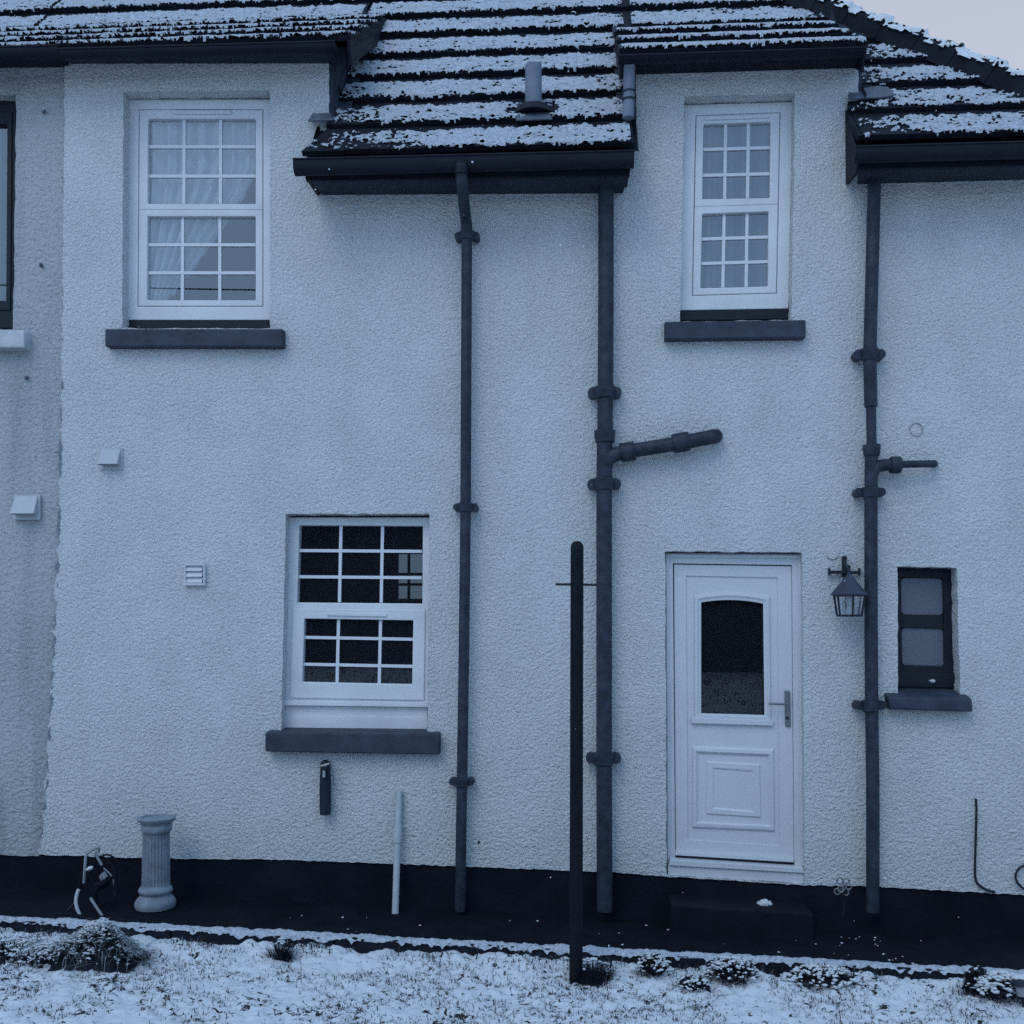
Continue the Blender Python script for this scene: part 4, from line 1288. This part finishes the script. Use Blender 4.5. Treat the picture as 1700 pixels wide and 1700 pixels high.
# small fittings
c = P(1382, 919, 0)
mb = MB().tube([c + np.array((0, .01, 0)), c + np.array((0, -.010, 0)), c + np.array((0, -.014, 0))], [.040, .040, .036], 24)
smooth_angle(mb.build("junction_cap", M['wall'], house))
for px, py, r in ((795, 1398, .009),):
    c = P(px, py, 0); MB().tube([c + np.array((0, .01, 0)), c + np.array((0, -.006, 0))], r, 12).build("wall_spot", M['iron'], house)  # black disc put in for the dark inside a small hole
for px, py in ((73, 185), (68, 440), (44, 627)):
    c = P(px, py, 0.012); bmb = MB(); blob(bmb, c, 0.015, 8, px, 1.0); bmb.build("wall_spot", M['lead'], neighbour, smooth=True)
c = P(1521, 713, -0.002); mb = MB(); mb.tube([c + np.array((.042 * math.cos(t * math.pi / 12), 0, .042 * math.sin(t * math.pi / 12))) for t in range(25)], .004, 6, caps=False)
mb.build("filler_ring", M['wall2'], house)

# side and rear of the house
mb = MB()
xr_ = hip_x(0) - .35
mb.add([(xr_, 0.1, -.6), (xr_, 7, -.6), (xr_, 7, ZR - .2), (xr_, 0.1, ZR - .2)], [(0, 1, 2, 3)])
mb.add([P(1790, 205, 0.01), np.array((xr_, .01, P(1790, 205, .01)[2])), np.array((xr_, .01, -.6)), np.array((P(1790, 1490, .01)[0], .01, -.6))], [(0, 3, 2, 1)])
mb.build("side_wall", M['wall'], house)

# ================================================================== THINGS AT THE WALL
# lantern on its cross bracket
LY = -0.16
lan = empty("wall_lantern", P(1410, 1024, LY), "black iron wall lantern with conical roof hanging from a cross bracket", "lantern")
mb = MB().quadbox([(1399, 923), (1406, 923), (1406, 958), (1399, 958)], -.03, 0.0)
a0 = P(1402, 926, -.02)
mb.tube([P(1402, 930, -.02), P(1404, 938, LY + .02), P(1410, 948, LY), P(1410, 958, LY)], .008, 10)
mb.quadbox([(1376, 947), (1429, 948), (1429, 953), (1376, 952)], -.045, -.02)
mb.quadbox([(1376, 943), (1379, 943), (1379, 955), (1376, 955)], -.048, -.02).quadbox([(1426, 943), (1429, 943), (1429, 955), (1426, 955)], -.048, -.02)
mb.quadbox([(1407, 938), (1412, 938), (1412, 950), (1407, 950)], -.04, -.02)
mb.build("bracket", M['iron'], lan, bevel=0.002)
cx = P(1410, 990, LY)
ztop = P(1410, 954, LY)[2]; zb = P(1410, 987, LY)[2]; zbot = P(1410, 1022, LY)[2]
Rr = px_r(30, LY); Rt = px_r(25, LY); Rb = px_r(20, LY)
ro = MB(); ro.lathe((cx[0], cx[1], 0), [(Rr, zb - .006), (Rr * 1.02, zb), (.012, ztop), (.008, ztop + .02)], 6)
ro.build("lantern_roof", M['ironroof'], lan)
cg = MB()
ang = [math.pi / 6 + k * math.pi / 3 for k in range(6)]
tp = [np.array((cx[0] + Rt * math.cos(t), cx[1] + Rt * math.sin(t), zb - .006)) for t in ang]
bt = [np.array((cx[0] + Rb * math.cos(t), cx[1] + Rb * math.sin(t), zbot)) for t in ang]
for i in range(6):
    cg.tube([tp[i], bt[i]], .0065, 6); cg.tube([bt[i], bt[(i + 1) % 6]], .007, 6); cg.tube([tp[i], tp[(i + 1) % 6]], .006, 6)
cg.add(bt, [tuple(range(6))])
cg.build("cage", M['iron'], lan)
gg = MB().add([p * .97 + np.array((cx[0], cx[1], p[2])) * .03 for p in tp + bt], [(i, (i + 1) % 6, (i + 1) % 6 + 6, i + 6) for i in range(6)])
gg.build("glass", M['glass_lamp'], lan)
smooth_angle(MB().lathe((cx[0], cx[1], zbot), [(.022, 0), (.022, .045), (.016, .05), (.02, .08), (.028, .1), (.02, .13), (.006, .14)], 14).build("bulb", M['plastic'], lan))

# tap with foam lagging
tap = empty("outdoor_tap", P(540, 1352, -.05), "outdoor tap wrapped in dark foam lagging under the lower window sill", "tap")
lg = P(540, 1300, -.05)
mb = MB().tube([P(540, 1284, -.05), P(540, 1296, -.05), P(540, 1340, -.05), P(540, 1352, -.05)], [.036, .038, .038, .036], 18)
smooth_angle(mb.build("lagging", M['lag'], tap))
mb = MB().tube(spline([P(540, 1286, -.05), P(540, 1272, -.055), P(540, 1270, -.03), P(540, 1272, 0.01)], 5), [.034] * 16, 16)
mb.tube([P(540, 1272, -.08), P(540, 1272, -.13)], .022, 12)
smooth_angle(mb.build("tap_body", M['iron'], tap))
mb = MB().tube([P(533, 1272, -.13), P(547, 1268, -.13)], .009, 8).tube([P(540, 1270, -.11), P(540, 1270, -.135)], .012, 10)
mb.tube([P(538, 1279, -.10), P(538, 1291, -.115)], .011, 10)
smooth_angle(mb.build("tap_handle", M['brass'], tap))

# plastic waste pipe leaning at the plinth
wp = MB().tube([P(656, 1519, -.12), P(660, 1397, -.05), P(663, 1313, -.02)], px_r(5.6), 16)
wpo = smooth_angle(wp.build("plastic_pipe", M['plastic'], loc=P(656, 1519, -.12)))
tag(wpo, "thin white plastic pipe leaning on the wall between tap and downpipe", "pipe")
mb = MB().tube([P(659.5, 1398, -.051), P(661, 1371, -.042)], px_r(7.6), 16); smooth_angle(mb.build("collar", M['plastic'], wpo))

# black cable clipped to the wall and the coil beside it
def cable(pts, y, r=.0075):
    return smooth_angle(MB().tube(spline([P(a, b_, y) for a, b_ in pts], 6), r, 8).build("cable", M['iron'], loc=P(*pts[-1], y)))
tag(cable([(1620, 1326), (1621, 1345), (1620, 1385), (1619, 1430), (1619, 1455), (1624, 1468), (1638, 1477), (1652, 1481)], -.012), "straight black cable running down the wall right of the small window", "cable")
tag(cable([(1712, 1438), (1703, 1436), (1692, 1442), (1686, 1453), (1688, 1463), (1695, 1472), (1706, 1478), (1716, 1474)], -.03), "curled black cable loop at the right edge above the plinth", "cable")

# doorstep, with a lump of snow
g_d = P(1225, 1510, -.2)
zt = P(1225, 1500, -.06)[2]
a0, a1 = P(1109, 1485, 0), P(1336, 1500, 0)
v = []
for yy in (0.012, -0.26):
    v += [(a0[0], yy, a0[2]), (a1[0], yy, a1[2]), (a1[0], yy, -.4), (a0[0], yy, -.4)]
st = mesh("doorstep", v, [(4, 7, 6, 5), (0, 1, 2, 3), (0, 4, 5, 1), (1, 5, 6, 2), (3, 7, 4, 0)], mat("wet_step_stone", (0.009, 0.011, 0.019), 0.8, 0.15, var=.4, vscale=6, bump=.4, bscale=50), loc=(a0[0], -.26, -.1), bevel=0.01)
tag(st, "low dark stone doorstep under the white door", "doorstep")
bm_ = MB(); c = P(1269, 1499, -.12); zz = a0[2] + (a1[2] - a0[2]) * .7
for k, (dx, r) in enumerate(((0, .035), (.03, .022), (-.025, .02), (.045, .012))):
    blob(bm_, (c[0] + dx, -.12 + .01 * k, zz + r * .4), r, 11, k + 40, .8)
tag(bm_.build("snow_lump", M['snow'], smooth=True, loc=(c[0], -.12, zz)), "small lump of snow lying on the dark doorstep", "snow lump")

# scattered crumbs of snow on the path
bm_ = MB(); rr = random.Random(12)
for k in range(55):
    px = rr.choice([rr.uniform(880, 1300), rr.uniform(1330, 1480), rr.uniform(1400, 1600), rr.uniform(60, 850)])
    x = P(px, 1540, -.5)[0]; y = rr.uniform(-.84, -.12)
    blob(bm_, (x, y, float(ground_z(x)) + .001), rr.choice([.003, .004, .006, .009]), 7, k, .5)
tag(bm_.build("snow_crumbs", M['snow'], smooth=True), kind='stuff')

# cast stone pedestal
pc = P(258, 1508, -0.28); gz = float(ground_z(pc[0])); 
ped = empty("pedestal", (pc[0], -0.28, gz), "fluted pale stone pedestal column standing on the path by the wall", "pedestal")
PH = P(262, 1356, -0.28)[2] - gz; K = lambda n: px_r(n, -.28)
smooth_angle(MB().lathe((pc[0], -.28, gz), [(K(32), 0), (K(33.5), .015), (K(33.5), .035), (K(31), .055), (K(26), .075), (K(24.5), .083), (K(25), .093), (K(27.5), .102), (K(28), .115), (K(26.5), .128), (K(23.5), .138), (K(23), .15)], 48).build("base", M['stone'], ped))
flu = lambda t, z: 1 - 0.10 * abs(math.cos(t * 13))
MB().lathe((pc[0] + .002, -.28, gz), [(K(23), .145), (K(22.6), PH * .45), (K(22), PH - .10)], 208, flu).build("shaft", M['stone'], ped)
smooth_angle(MB().lathe((pc[0] + .004, -.28, gz), [(K(22.5), PH - .10), (K(25), PH - .085), (K(25.5), PH - .06), (K(24.5), PH - .05), (K(26), PH - .035), (K(31), PH - .02), (K(32), PH - .006), (K(30.5), PH), (K(24), PH + .001), (K(23), PH - .008), (.01, PH - .01)], 48).build("capital", M['stone'], ped))

# clothes post
pbx = P(956, 1622, -1.22)
post = empty("clothes_post", (pbx[0], -1.22, lawn_z(pbx[0], -1.22)), "tall black clothes post with a thin crossbar, standing in the snowy lawn", "post")
r_ = px_r(10.8, -1.22); z0 = lawn_z(pbx[0], -1.22) - .15
tp_ = P(958, 898, -1.22)
bot = np.array((pbx[0], -1.22, z0)); top = np.array((tp_[0], -1.22, tp_[2] - r_))
path = [bot] + [bot + (top - bot) * t for t in (.25, .5, .75)] + [top]
rad = [r_ * 1.03, r_ * 1.02, r_, r_, r_]
for k in range(1, 6):
    t = k / 5 * math.pi / 2; path.append(top + np.array((0, 0, r_ * math.sin(t)))); rad.append(max(r_ * math.cos(t), .002))
smooth_angle(MB().tube(path, rad, 20).build("pole", M['post'], post), 60)
smooth_angle(MB().tube([P(922, 970, -1.22), P(991, 971, -1.22)], .0068, 8).build("crossbar", M['iron'], post))

# hose reel by the party wall: tubular frame, hub and hose
HY = -.42
hr = empty("hose_reel", (P(150, 1530, HY)[0], HY, float(ground_z(P(150, 1530, HY)[0]))), "old hose reel on a bent tube frame beside the pedestal", "hose reel")
def tb(pts, r, y0=HY, n=10, m_='hose', name='frame', seg=6):
    return smooth_angle(MB().tube(spline([P(a, b_, y0 + (c_ if True else 0)) for a, b_, c_ in pts], seg), r, n).build(name, M[m_], hr), 60)
tb([(139, 1466, 0), (141, 1440, 0), (143, 1421, .02), (151, 1413, .03), (163, 1407, .04), (164, 1415, .05)], .009, m_='solar', name='handle')
tb([(158, 1415, .04), (163, 1426, .05), (169, 1436, .06)], .009, m_='hose', name='handle')
tb([(172, 1441, .08), (184, 1453, .08), (190, 1470, .08), (189, 1486, .08)], .005, m_='hose', name='rim')
tb([(131, 1476, -.05), (128, 1484, -.06), (126, 1496, -.07), (128, 1508, -.08), (134, 1521, -.08), (143, 1532, -.08), (150, 1540, -.08)], .011, m_='plastic', name='hose')
tb([(150, 1491, -.06), (158, 1503, -.07), (168, 1518, -.08), (176, 1530, -.08)], .009, m_='hose', name='frame')
tb([(124, 1499, -.02), (115, 1509, -.02), (106, 1522, -.02)], .007, m_='pipe', name='frame')
c0 = P(160, 1474, HY + .04)
rim = MB(); rim.tube([c0 + np.array((.12 * math.cos(t * math.pi / 20), 0.05 * math.sin(t * math.pi / 20), .19 * math.sin(t * math.pi / 20))) for t in range(41)], .006, 8, caps=False)
rim.tube([c0 + np.array((.11 * math.cos(t * math.pi / 20), .1 + 0.05 * math.sin(t * math.pi / 20), .18 * math.sin(t * math.pi / 20))) for t in range(41)], .006, 8, caps=False)
for k in range(3):
    t = k * 2.1 + .4; rim.tube([c0, c0 + np.array((.115 * math.cos(t), .03, .185 * math.sin(t)))], .009, 8)
rim.tube([c0 - np.array((0, .04, 0)), c0 + np.array((0, .14, 0))], .028, 14)
rim.build("drum", M['post'], hr)
bm_ = MB(); blob(bm_, P(149, 1442, HY - .03), .024, 9, 3, .6); bm_.build("snow", M['snow'], hr, smooth=True)
MB().quadbox([(166, 1452), (171, 1448), (176, 1456), (172, 1460)], HY - .02, HY + .01).quadbox([(164, 1455), (166, 1453), (170, 1460), (168, 1462)], HY - .02, HY + .01).build("spindle_clip", M['hose'], hr)

# stake lights at the right edge
def stake_light(px, py_top, py_b, y, wpx, label):
    b0 = P(px, py_b, y); z0 = lawn_z(b0[0], y)
    r = px_r(wpx / 2, y); zt = P(px, py_top, y)[2]
    o = empty("stake_light", (b0[0], y, z0), label, "garden light", "solar stake lights at the lawn edge")
    h = zt - z0
    lean = np.array((-.02, 0, 0))
    f = lambda t: np.array((b0[0], y, z0)) + lean * t + np.array((0, 0, h * t))
    smooth_angle(MB().tube([f(.78), f(.80), f(.96), f(1.0)], [r * .9, r, r, r * .9], 18).build("cap", M['pipe'], o))
    smooth_angle(MB().tube([f(.42), f(.45), f(.79)], [r * .55, r * .72, r * .72], 16).build("lens", M['solar'], o))
    smooth_angle(MB().tube([f(-.05), f(.43)], [r * .2, r * .32], 10).build("stake", M['iron'], o))
    bm2 = MB(); blob(bm2, f(1.0) + np.array((0, 0, .004)), r * .95, 12, int(px), .35); bm2.build("snow", M['snow'], o, smooth=True)
stake_light(1674, 1634, 1682, -1.20, 21, "small grey stake light with a snow cap among the frosted plants")
stake_light(1701, 1624, 1692, -1.30, 26, "larger grey stake light cut off by the right edge")

# wilted flower head against the plinth
fl = empty("wilted_flower", P(1399, 1490, -.3), "pale wilted flower head in front of the plinth beside the door", "flower")
mb = MB(); rr = random.Random(5)
for (px, py) in ((1394, 1462), (1405, 1463), (1409, 1472), (1400, 1472), (1404, 1481), (1390, 1480), (1396, 1476)):
    c = P(px, py, -.3 + rr.uniform(-.02, .02))
    mb.tube([c + np.array((.018 * math.cos(t * math.pi / 6), rr.uniform(-.004, .004), .018 * math.sin(t * math.pi / 6))) for t in range(13)], .005, 5, caps=False)
mb.build("petals", M['dirt'], fl)
MB().tube(spline([P(1400, 1478, -.3), P(1402, 1495, -.3), P(1400, 1520, -.31)], 4), .004, 6).build("stem", M['leaf'], fl)

# ================================================================== plants in the snow
def blade(mb, p, L, lean, az, w_, droop=0.5, seg=3):
    d = np.array((math.cos(az), math.sin(az), 0)); s = np.array((-d[1], d[0], 0)) * w_
    q = np.array(p, float); k = len(mb.v); ang = lean
    for i in range(seg + 1):
        ww = s * (1 - i / (seg + .3))
        mb.v += [tuple(q - ww), tuple(q + ww)]
        q = q + (d * math.sin(ang) + np.array((0, 0, math.cos(ang)))) * L / seg
        ang += droop / seg * 1.5
    for i in range(seg):
        mb.f.append((k + 2 * i, k + 2 * i + 1, k + 2 * i + 3, k + 2 * i + 2))

def ground_y(px, py):
    lo, hi = -3.0, -0.99
    for _ in range(30):
        m_ = (lo + hi) / 2; c = P(px, py, m_)
        if c[2] > lawn_z(c[0], m_): lo = m_
        else: hi = m_
    return min(-1.0, (lo + hi) / 2)

def snow_patch(mb, c, r, rr, tilt=0.0):
    blob(mb, c, r * .85, 7, rr.randint(0, 9999), rr.uniform(.35, .8), rr.uniform(1.05, 2.6))

def plant(name, px, py, y, w_, h, label, cat, blades, lumps, seed, style, group=None, snow_r=(.004, .013), depth=None):
    rr = random.Random(seed)
    y = ground_y(px, py); c = P(px, py, y); z0 = lawn_z(c[0], y)
    o = empty(name, (c[0], y, z0), label, cat, group)
    mb = MB(); sn = MB(); dp = depth or w_ * .7
    if style == 'tuft':
        for k in range(blades):
            t = rr.random() * 6.283; r = math.sqrt(rr.random())
            p = (c[0] + w_ * .35 * r * math.cos(t), y + dp * .35 * r * math.sin(t), z0 - .01)
            blade(mb, p, h * rr.uniform(.6, 1.2), rr.uniform(.05, .6) * r, t + rr.uniform(-.5, .5), rr.uniform(.002, .004), rr.uniform(.2, 1.3), 4)
    else:
        for k in range(blades):
            t = rr.random() * 6.283; e = rr.random() ** .6 * math.pi / 2; q = rr.uniform(.55, 1.0)
            p = np.array((c[0] + w_ * .5 * q * math.cos(e) * math.cos(t), y + dp * .5 * q * math.cos(e) * math.sin(t), z0 + h * q * math.sin(e)))
            u = np.array((rr.gauss(0, 1), rr.gauss(0, 1), rr.gauss(0, .6))); u /= np.linalg.norm(u)
            v_ = np.cross(u, (rr.gauss(0, 1), rr.gauss(0, 1), rr.gauss(0, 1))); v_ /= np.linalg.norm(v_) + 1e-6
            a, b_ = rr.uniform(.012, .026), rr.uniform(.005, .010)
            mb.add([p - u * a, p + v_ * b_, p + u * a, p - v_ * b_], [(0, 1, 2, 3)])
        for k in range(14):
            t = rr.random() * 6.283
            mb.tube([(c[0], y, z0 - .02), (c[0] + w_ * .4 * math.cos(t), y + dp * .4 * math.sin(t), z0 + h * rr.uniform(.4, .9))], [.005, .002], 5)
    mb.build("foliage", M['leaf'], o)
    for k in range(int(lumps * 2.2)):
        t = rr.random() * 6.283; e = math.radians(rr.uniform(15, 90)) if style != 'tuft' else math.radians(rr.uniform(30, 90)); q = rr.uniform(.9, 1.04)
        p = (c[0] + w_ * .5 * q * math.cos(e) * math.cos(t), y + dp * .5 * q * math.cos(e) * math.sin(t), z0 + h * q * math.sin(e))
        snow_patch(sn, p, rr.uniform(*snow_r), rr)
    mb2 = MB()
    for k in range(int(blades * .25)):
        t = rr.random() * 6.283; q = rr.uniform(.2, .6)
        blade(mb2, (c[0] + w_ * q * math.cos(t), y + dp * q * .8 * math.sin(t), z0 - .008), rr.uniform(.02, .07), rr.uniform(.2, 1.1), t + rr.uniform(-.6, .6), .0024, rr.uniform(.2, 1.2), 3)
    mb2.build("undergrowth", M['leaf'], o)
    if lumps: sn.build("snow", M['snow'], o, smooth=True)
    return o
def grass_clump():
    rr = random.Random(31)
    y = ground_y(172, 1592); c = P(172, 1592, y); z0 = lawn_z(c[0], y)
    o = empty("grass_clump", (c[0], y, z0), "large collapsed grass clump loaded with snow below the hose reel", "plant")
    W = lambda dx: .185 * math.exp(-(dx / (.13 if dx > 0 else .17)) ** 2) + .07 * math.exp(-((dx + .30) / .20) ** 2)
    dk = MB(); pl = MB(); sn = MB()
    for k in range(1500):
        dx = rr.gauss(-.02, .12); dy = rr.gauss(0, .06); h = W(dx) * math.exp(-(dy / .12) ** 2)
        az = rr.choice([rr.gauss(0, .5), rr.gauss(3.14, .5), rr.gauss(-1.57, .8)])
        t = dk if rr.random() < .6 else pl
        blade(t, (c[0] + dx, y + dy, z0 + h * rr.uniform(.35, .95)), rr.uniform(.06, .2), rr.uniform(.5, 1.5), az, rr.uniform(.002, .0038), rr.uniform(.5, 1.9), 5)
    for k in range(260):                       # upright inner leaves
        dx = rr.gauss(.02, .09); dy = rr.gauss(0, .05)
        blade(dk, (c[0] + dx, y + dy, z0 - .01), W(dx) * rr.uniform(.7, 1.15), rr.uniform(.05, .4), rr.uniform(0, 6.28), .004, rr.uniform(.1, .8), 4)
    for k in range(2300):
        dx = rr.uniform(-.48, .20); dy = rr.gauss(0, .07)
        if dx > .03 and dy < -.02 and rr.random() < .8: continue
        if rr.random() < .25 and dy < -.05: continue
        h = W(dx) * math.exp(-(dy / .13) ** 2)
        blob(sn, (c[0] + dx, y + dy, z0 + h * rr.uniform(.92, 1.12) + .008), rr.uniform(.003, .010), 7, k, rr.uniform(.35, .8), rr.uniform(1.1, 2.8))
    # core that stops daylight showing through
    core = MB(); n = 26
    for i in range(n + 1):
        dx = -.42 + .62 * i / n
        for j in range(9):
            dy = -.16 + .32 * j / 8
            core.v.append((c[0] + dx, y + dy, z0 - .02 + (.84 * W(dx) - .012) * math.exp(-(dy / .10) ** 2) - .02 * (dx < -.25)))
    for i in range(n):
        for j in range(8):
            q = i * 9 + j; core.f.append((q, q + 9, q + 10, q + 1))
    core.build("thatch", M['leaf'], o, smooth=True)
    dk.build("foliage", M['leaf'], o); pl.build("stems", M['grass_pale'], o); sn.build("snow", M['snow'], o, smooth=True)
grass_clump()
plant("grass_tuft", 22, 1592, -1.05, .5, .13, "low frosted grass tuft at the left edge by the kerb", "plant", 420, 160, 3, 'tuft')
plant("grass_tuft", 466, 1592, -1.06, .16, .11, "dark upright grass tuft at the kerb below the outdoor tap", "plant", 240, 4, 4, 'tuft')
plant("grass_tuft", 985, 1628, -1.19, .26, .12, "dark spiky grass tuft at the foot of the clothes post", "plant", 420, 8, 5, 'tuft')
plant("low_shrub", 1085, 1616, -1.10, .19, .105, "small snow-dusted shrub just right of the clothes post", "shrub", 420, 70, 6, 'dome')
plant("low_shrub", 1214, 1628, -1.10, .31, .125, "round snow-dusted shrub in front of the doorstep", "shrub", 700, 120, 7, 'dome')
plant("low_shrub", 1150, 1640, -1.20, .20, .06, "flat dark shrub between the two rounder shrubs", "shrub", 240, 36, 8, 'dome')
plant("low_shrub", 1366, 1634, -1.08, .46, .095, "snow-buried shrub at the kerb below the wilted flower", "shrub", 520, 95, 9, 'dome', snow_r=(.006, .018))
plant("low_shrub", 1622, 1648, -1.08, .17, .14, "bare black shrub near the right edge without much snow", "shrub", 620, 16, 10, 'dome')
plant("low_shrub", 1664, 1655, -1.14, .29, .13, "snow-laden shrub behind the small stake light", "shrub", 560, 105, 11, 'dome', snow_r=(.006, .018))
# thin bare twigs
for px, py0, py1, y, lab in ((1414, 1608, 1655, -1.12, "thin bare twig standing in the snow below the waste pipe"), (790, 1570, 1600, -1.05, "short thin twig sticking up at the kerb below the downpipe"), (1012, 1590, 1615, -1.08, "short thin twig beside the clothes post tuft")):
    b0 = P(px, py1, y)
    o = MB().tube(spline([b0, P(px + 2, (py0 + py1) / 2, y), P(px + 4, py0, y)], 4), [.004] * 8 + [.002], 6).build("twig", M['leaf'], loc=b0)
    tag(o, lab, "twig")

# grass pushing through the snow
def grass():
    mb = MB(); pale = MB(); rr = random.Random(20)
    n = 0
    while n < 22000:
        x = rr.uniform(-3.4, 3.7); y = -0.98 - 1.15 * rr.random()
        d = float(fbm(np.array([x * 5.]), np.array([y * 5.]), 51, 3)[0])
        if rr.random() > (d - .38) * 5: continue
        n += 1
        near = y > -1.15
        L = rr.uniform(.010, .034) * (1.35 if near else 1)
        t = mb if rr.random() < .8 else pale
        blade(t, (x, y, lawn_z(x, y) - .006 + (fbm(np.array([x * 32.]), np.array([y * 32.]), 9, 3)[0] - .5) * .03), L, rr.uniform(0.1, 1.0), rr.uniform(0, 6.28), rr.uniform(.0014, .0040), rr.uniform(0, .9), 2)
    for k in range(2600):
        x, y = rr.uniform(-12, 9), -4 - 24 * rr.random() ** 1.3
        if abs(x) < 1 and y > -9: continue
        z = .5 * float(sstep(-8, -28, y)) + float(ground_z(x)) - .03
        for q in range(5):
            blade(mb, (x + rr.gauss(0, .12), y + rr.gauss(0, .1), z), rr.uniform(.06, .2), rr.uniform(.1, 1.1), rr.uniform(0, 6.28), .012, rr.uniform(.2, 1.2), 2)
    o = mb.build("grass", M['grass']); tag(o, kind='stuff')
    o = pale.build("frosted_grass", M['grass_pale']); tag(o, kind='stuff')
grass()

# a little snow still falling
bm_ = MB(); rr = random.Random(77)
for k in range(110):
    y = rr.uniform(-4.6, -.4); c = P(rr.uniform(0, 1700), rr.uniform(150, 1650), y)
    s = rr.uniform(.0016, .0034); d = np.array((rr.uniform(-.3, .9), 0, -1)) * s * rr.uniform(.6, 1.6)
    blob(bm_, c, s, 5, k, 1.0)
tag(bm_.build("falling_snow", M['snow']), kind='stuff')

# the conifer hedge across the garden behind the photographer: only the panes show it
xs = np.linspace(-45, 45, 240); v = []; f = []
for i, x in enumerate(xs):
    h = 5.6 + 1.2 * float(fbm(np.array([x * .5]), np.array([1.]), 88, 4)[0])
    dy = float(fbm(np.array([x * 1.5]), np.array([3.]), 89, 3)[0])
    v += [(x, -30 + dy, -.5), (x, -29.6 + dy, h * .5), (x, -30.4 + dy, h), (x, -32 - dy, h * .9), (x, -32.5, -.5)]
for i in range(len(xs) - 1):
    for j in range(4):
        a = i * 5 + j; f.append((a, a + 5, a + 6, a + 1))
tag(mesh("hedge", v, f, M['hedge']), kind='stuff')

for k, (za, zb, lab) in enumerate(((8.4, 8.1, "upper overhead cable crossing behind the garden, mirrored in the tall upper window"), (7.7, 7.75, "lower overhead cable crossing behind the garden, mirrored in the tall upper window"))):
    o = MB().tube(spline([(-30, -12, za + 1.2), (-15, -12.2, za + .3), (0, -12.5, (za + zb) / 2), (15, -12.8, zb + .4), (30, -13, zb + 1.4)], 8), .014, 6).build("overhead_cable", M['iron'], loc=(0, -12.5, za))
    tag(o, lab, "cable")
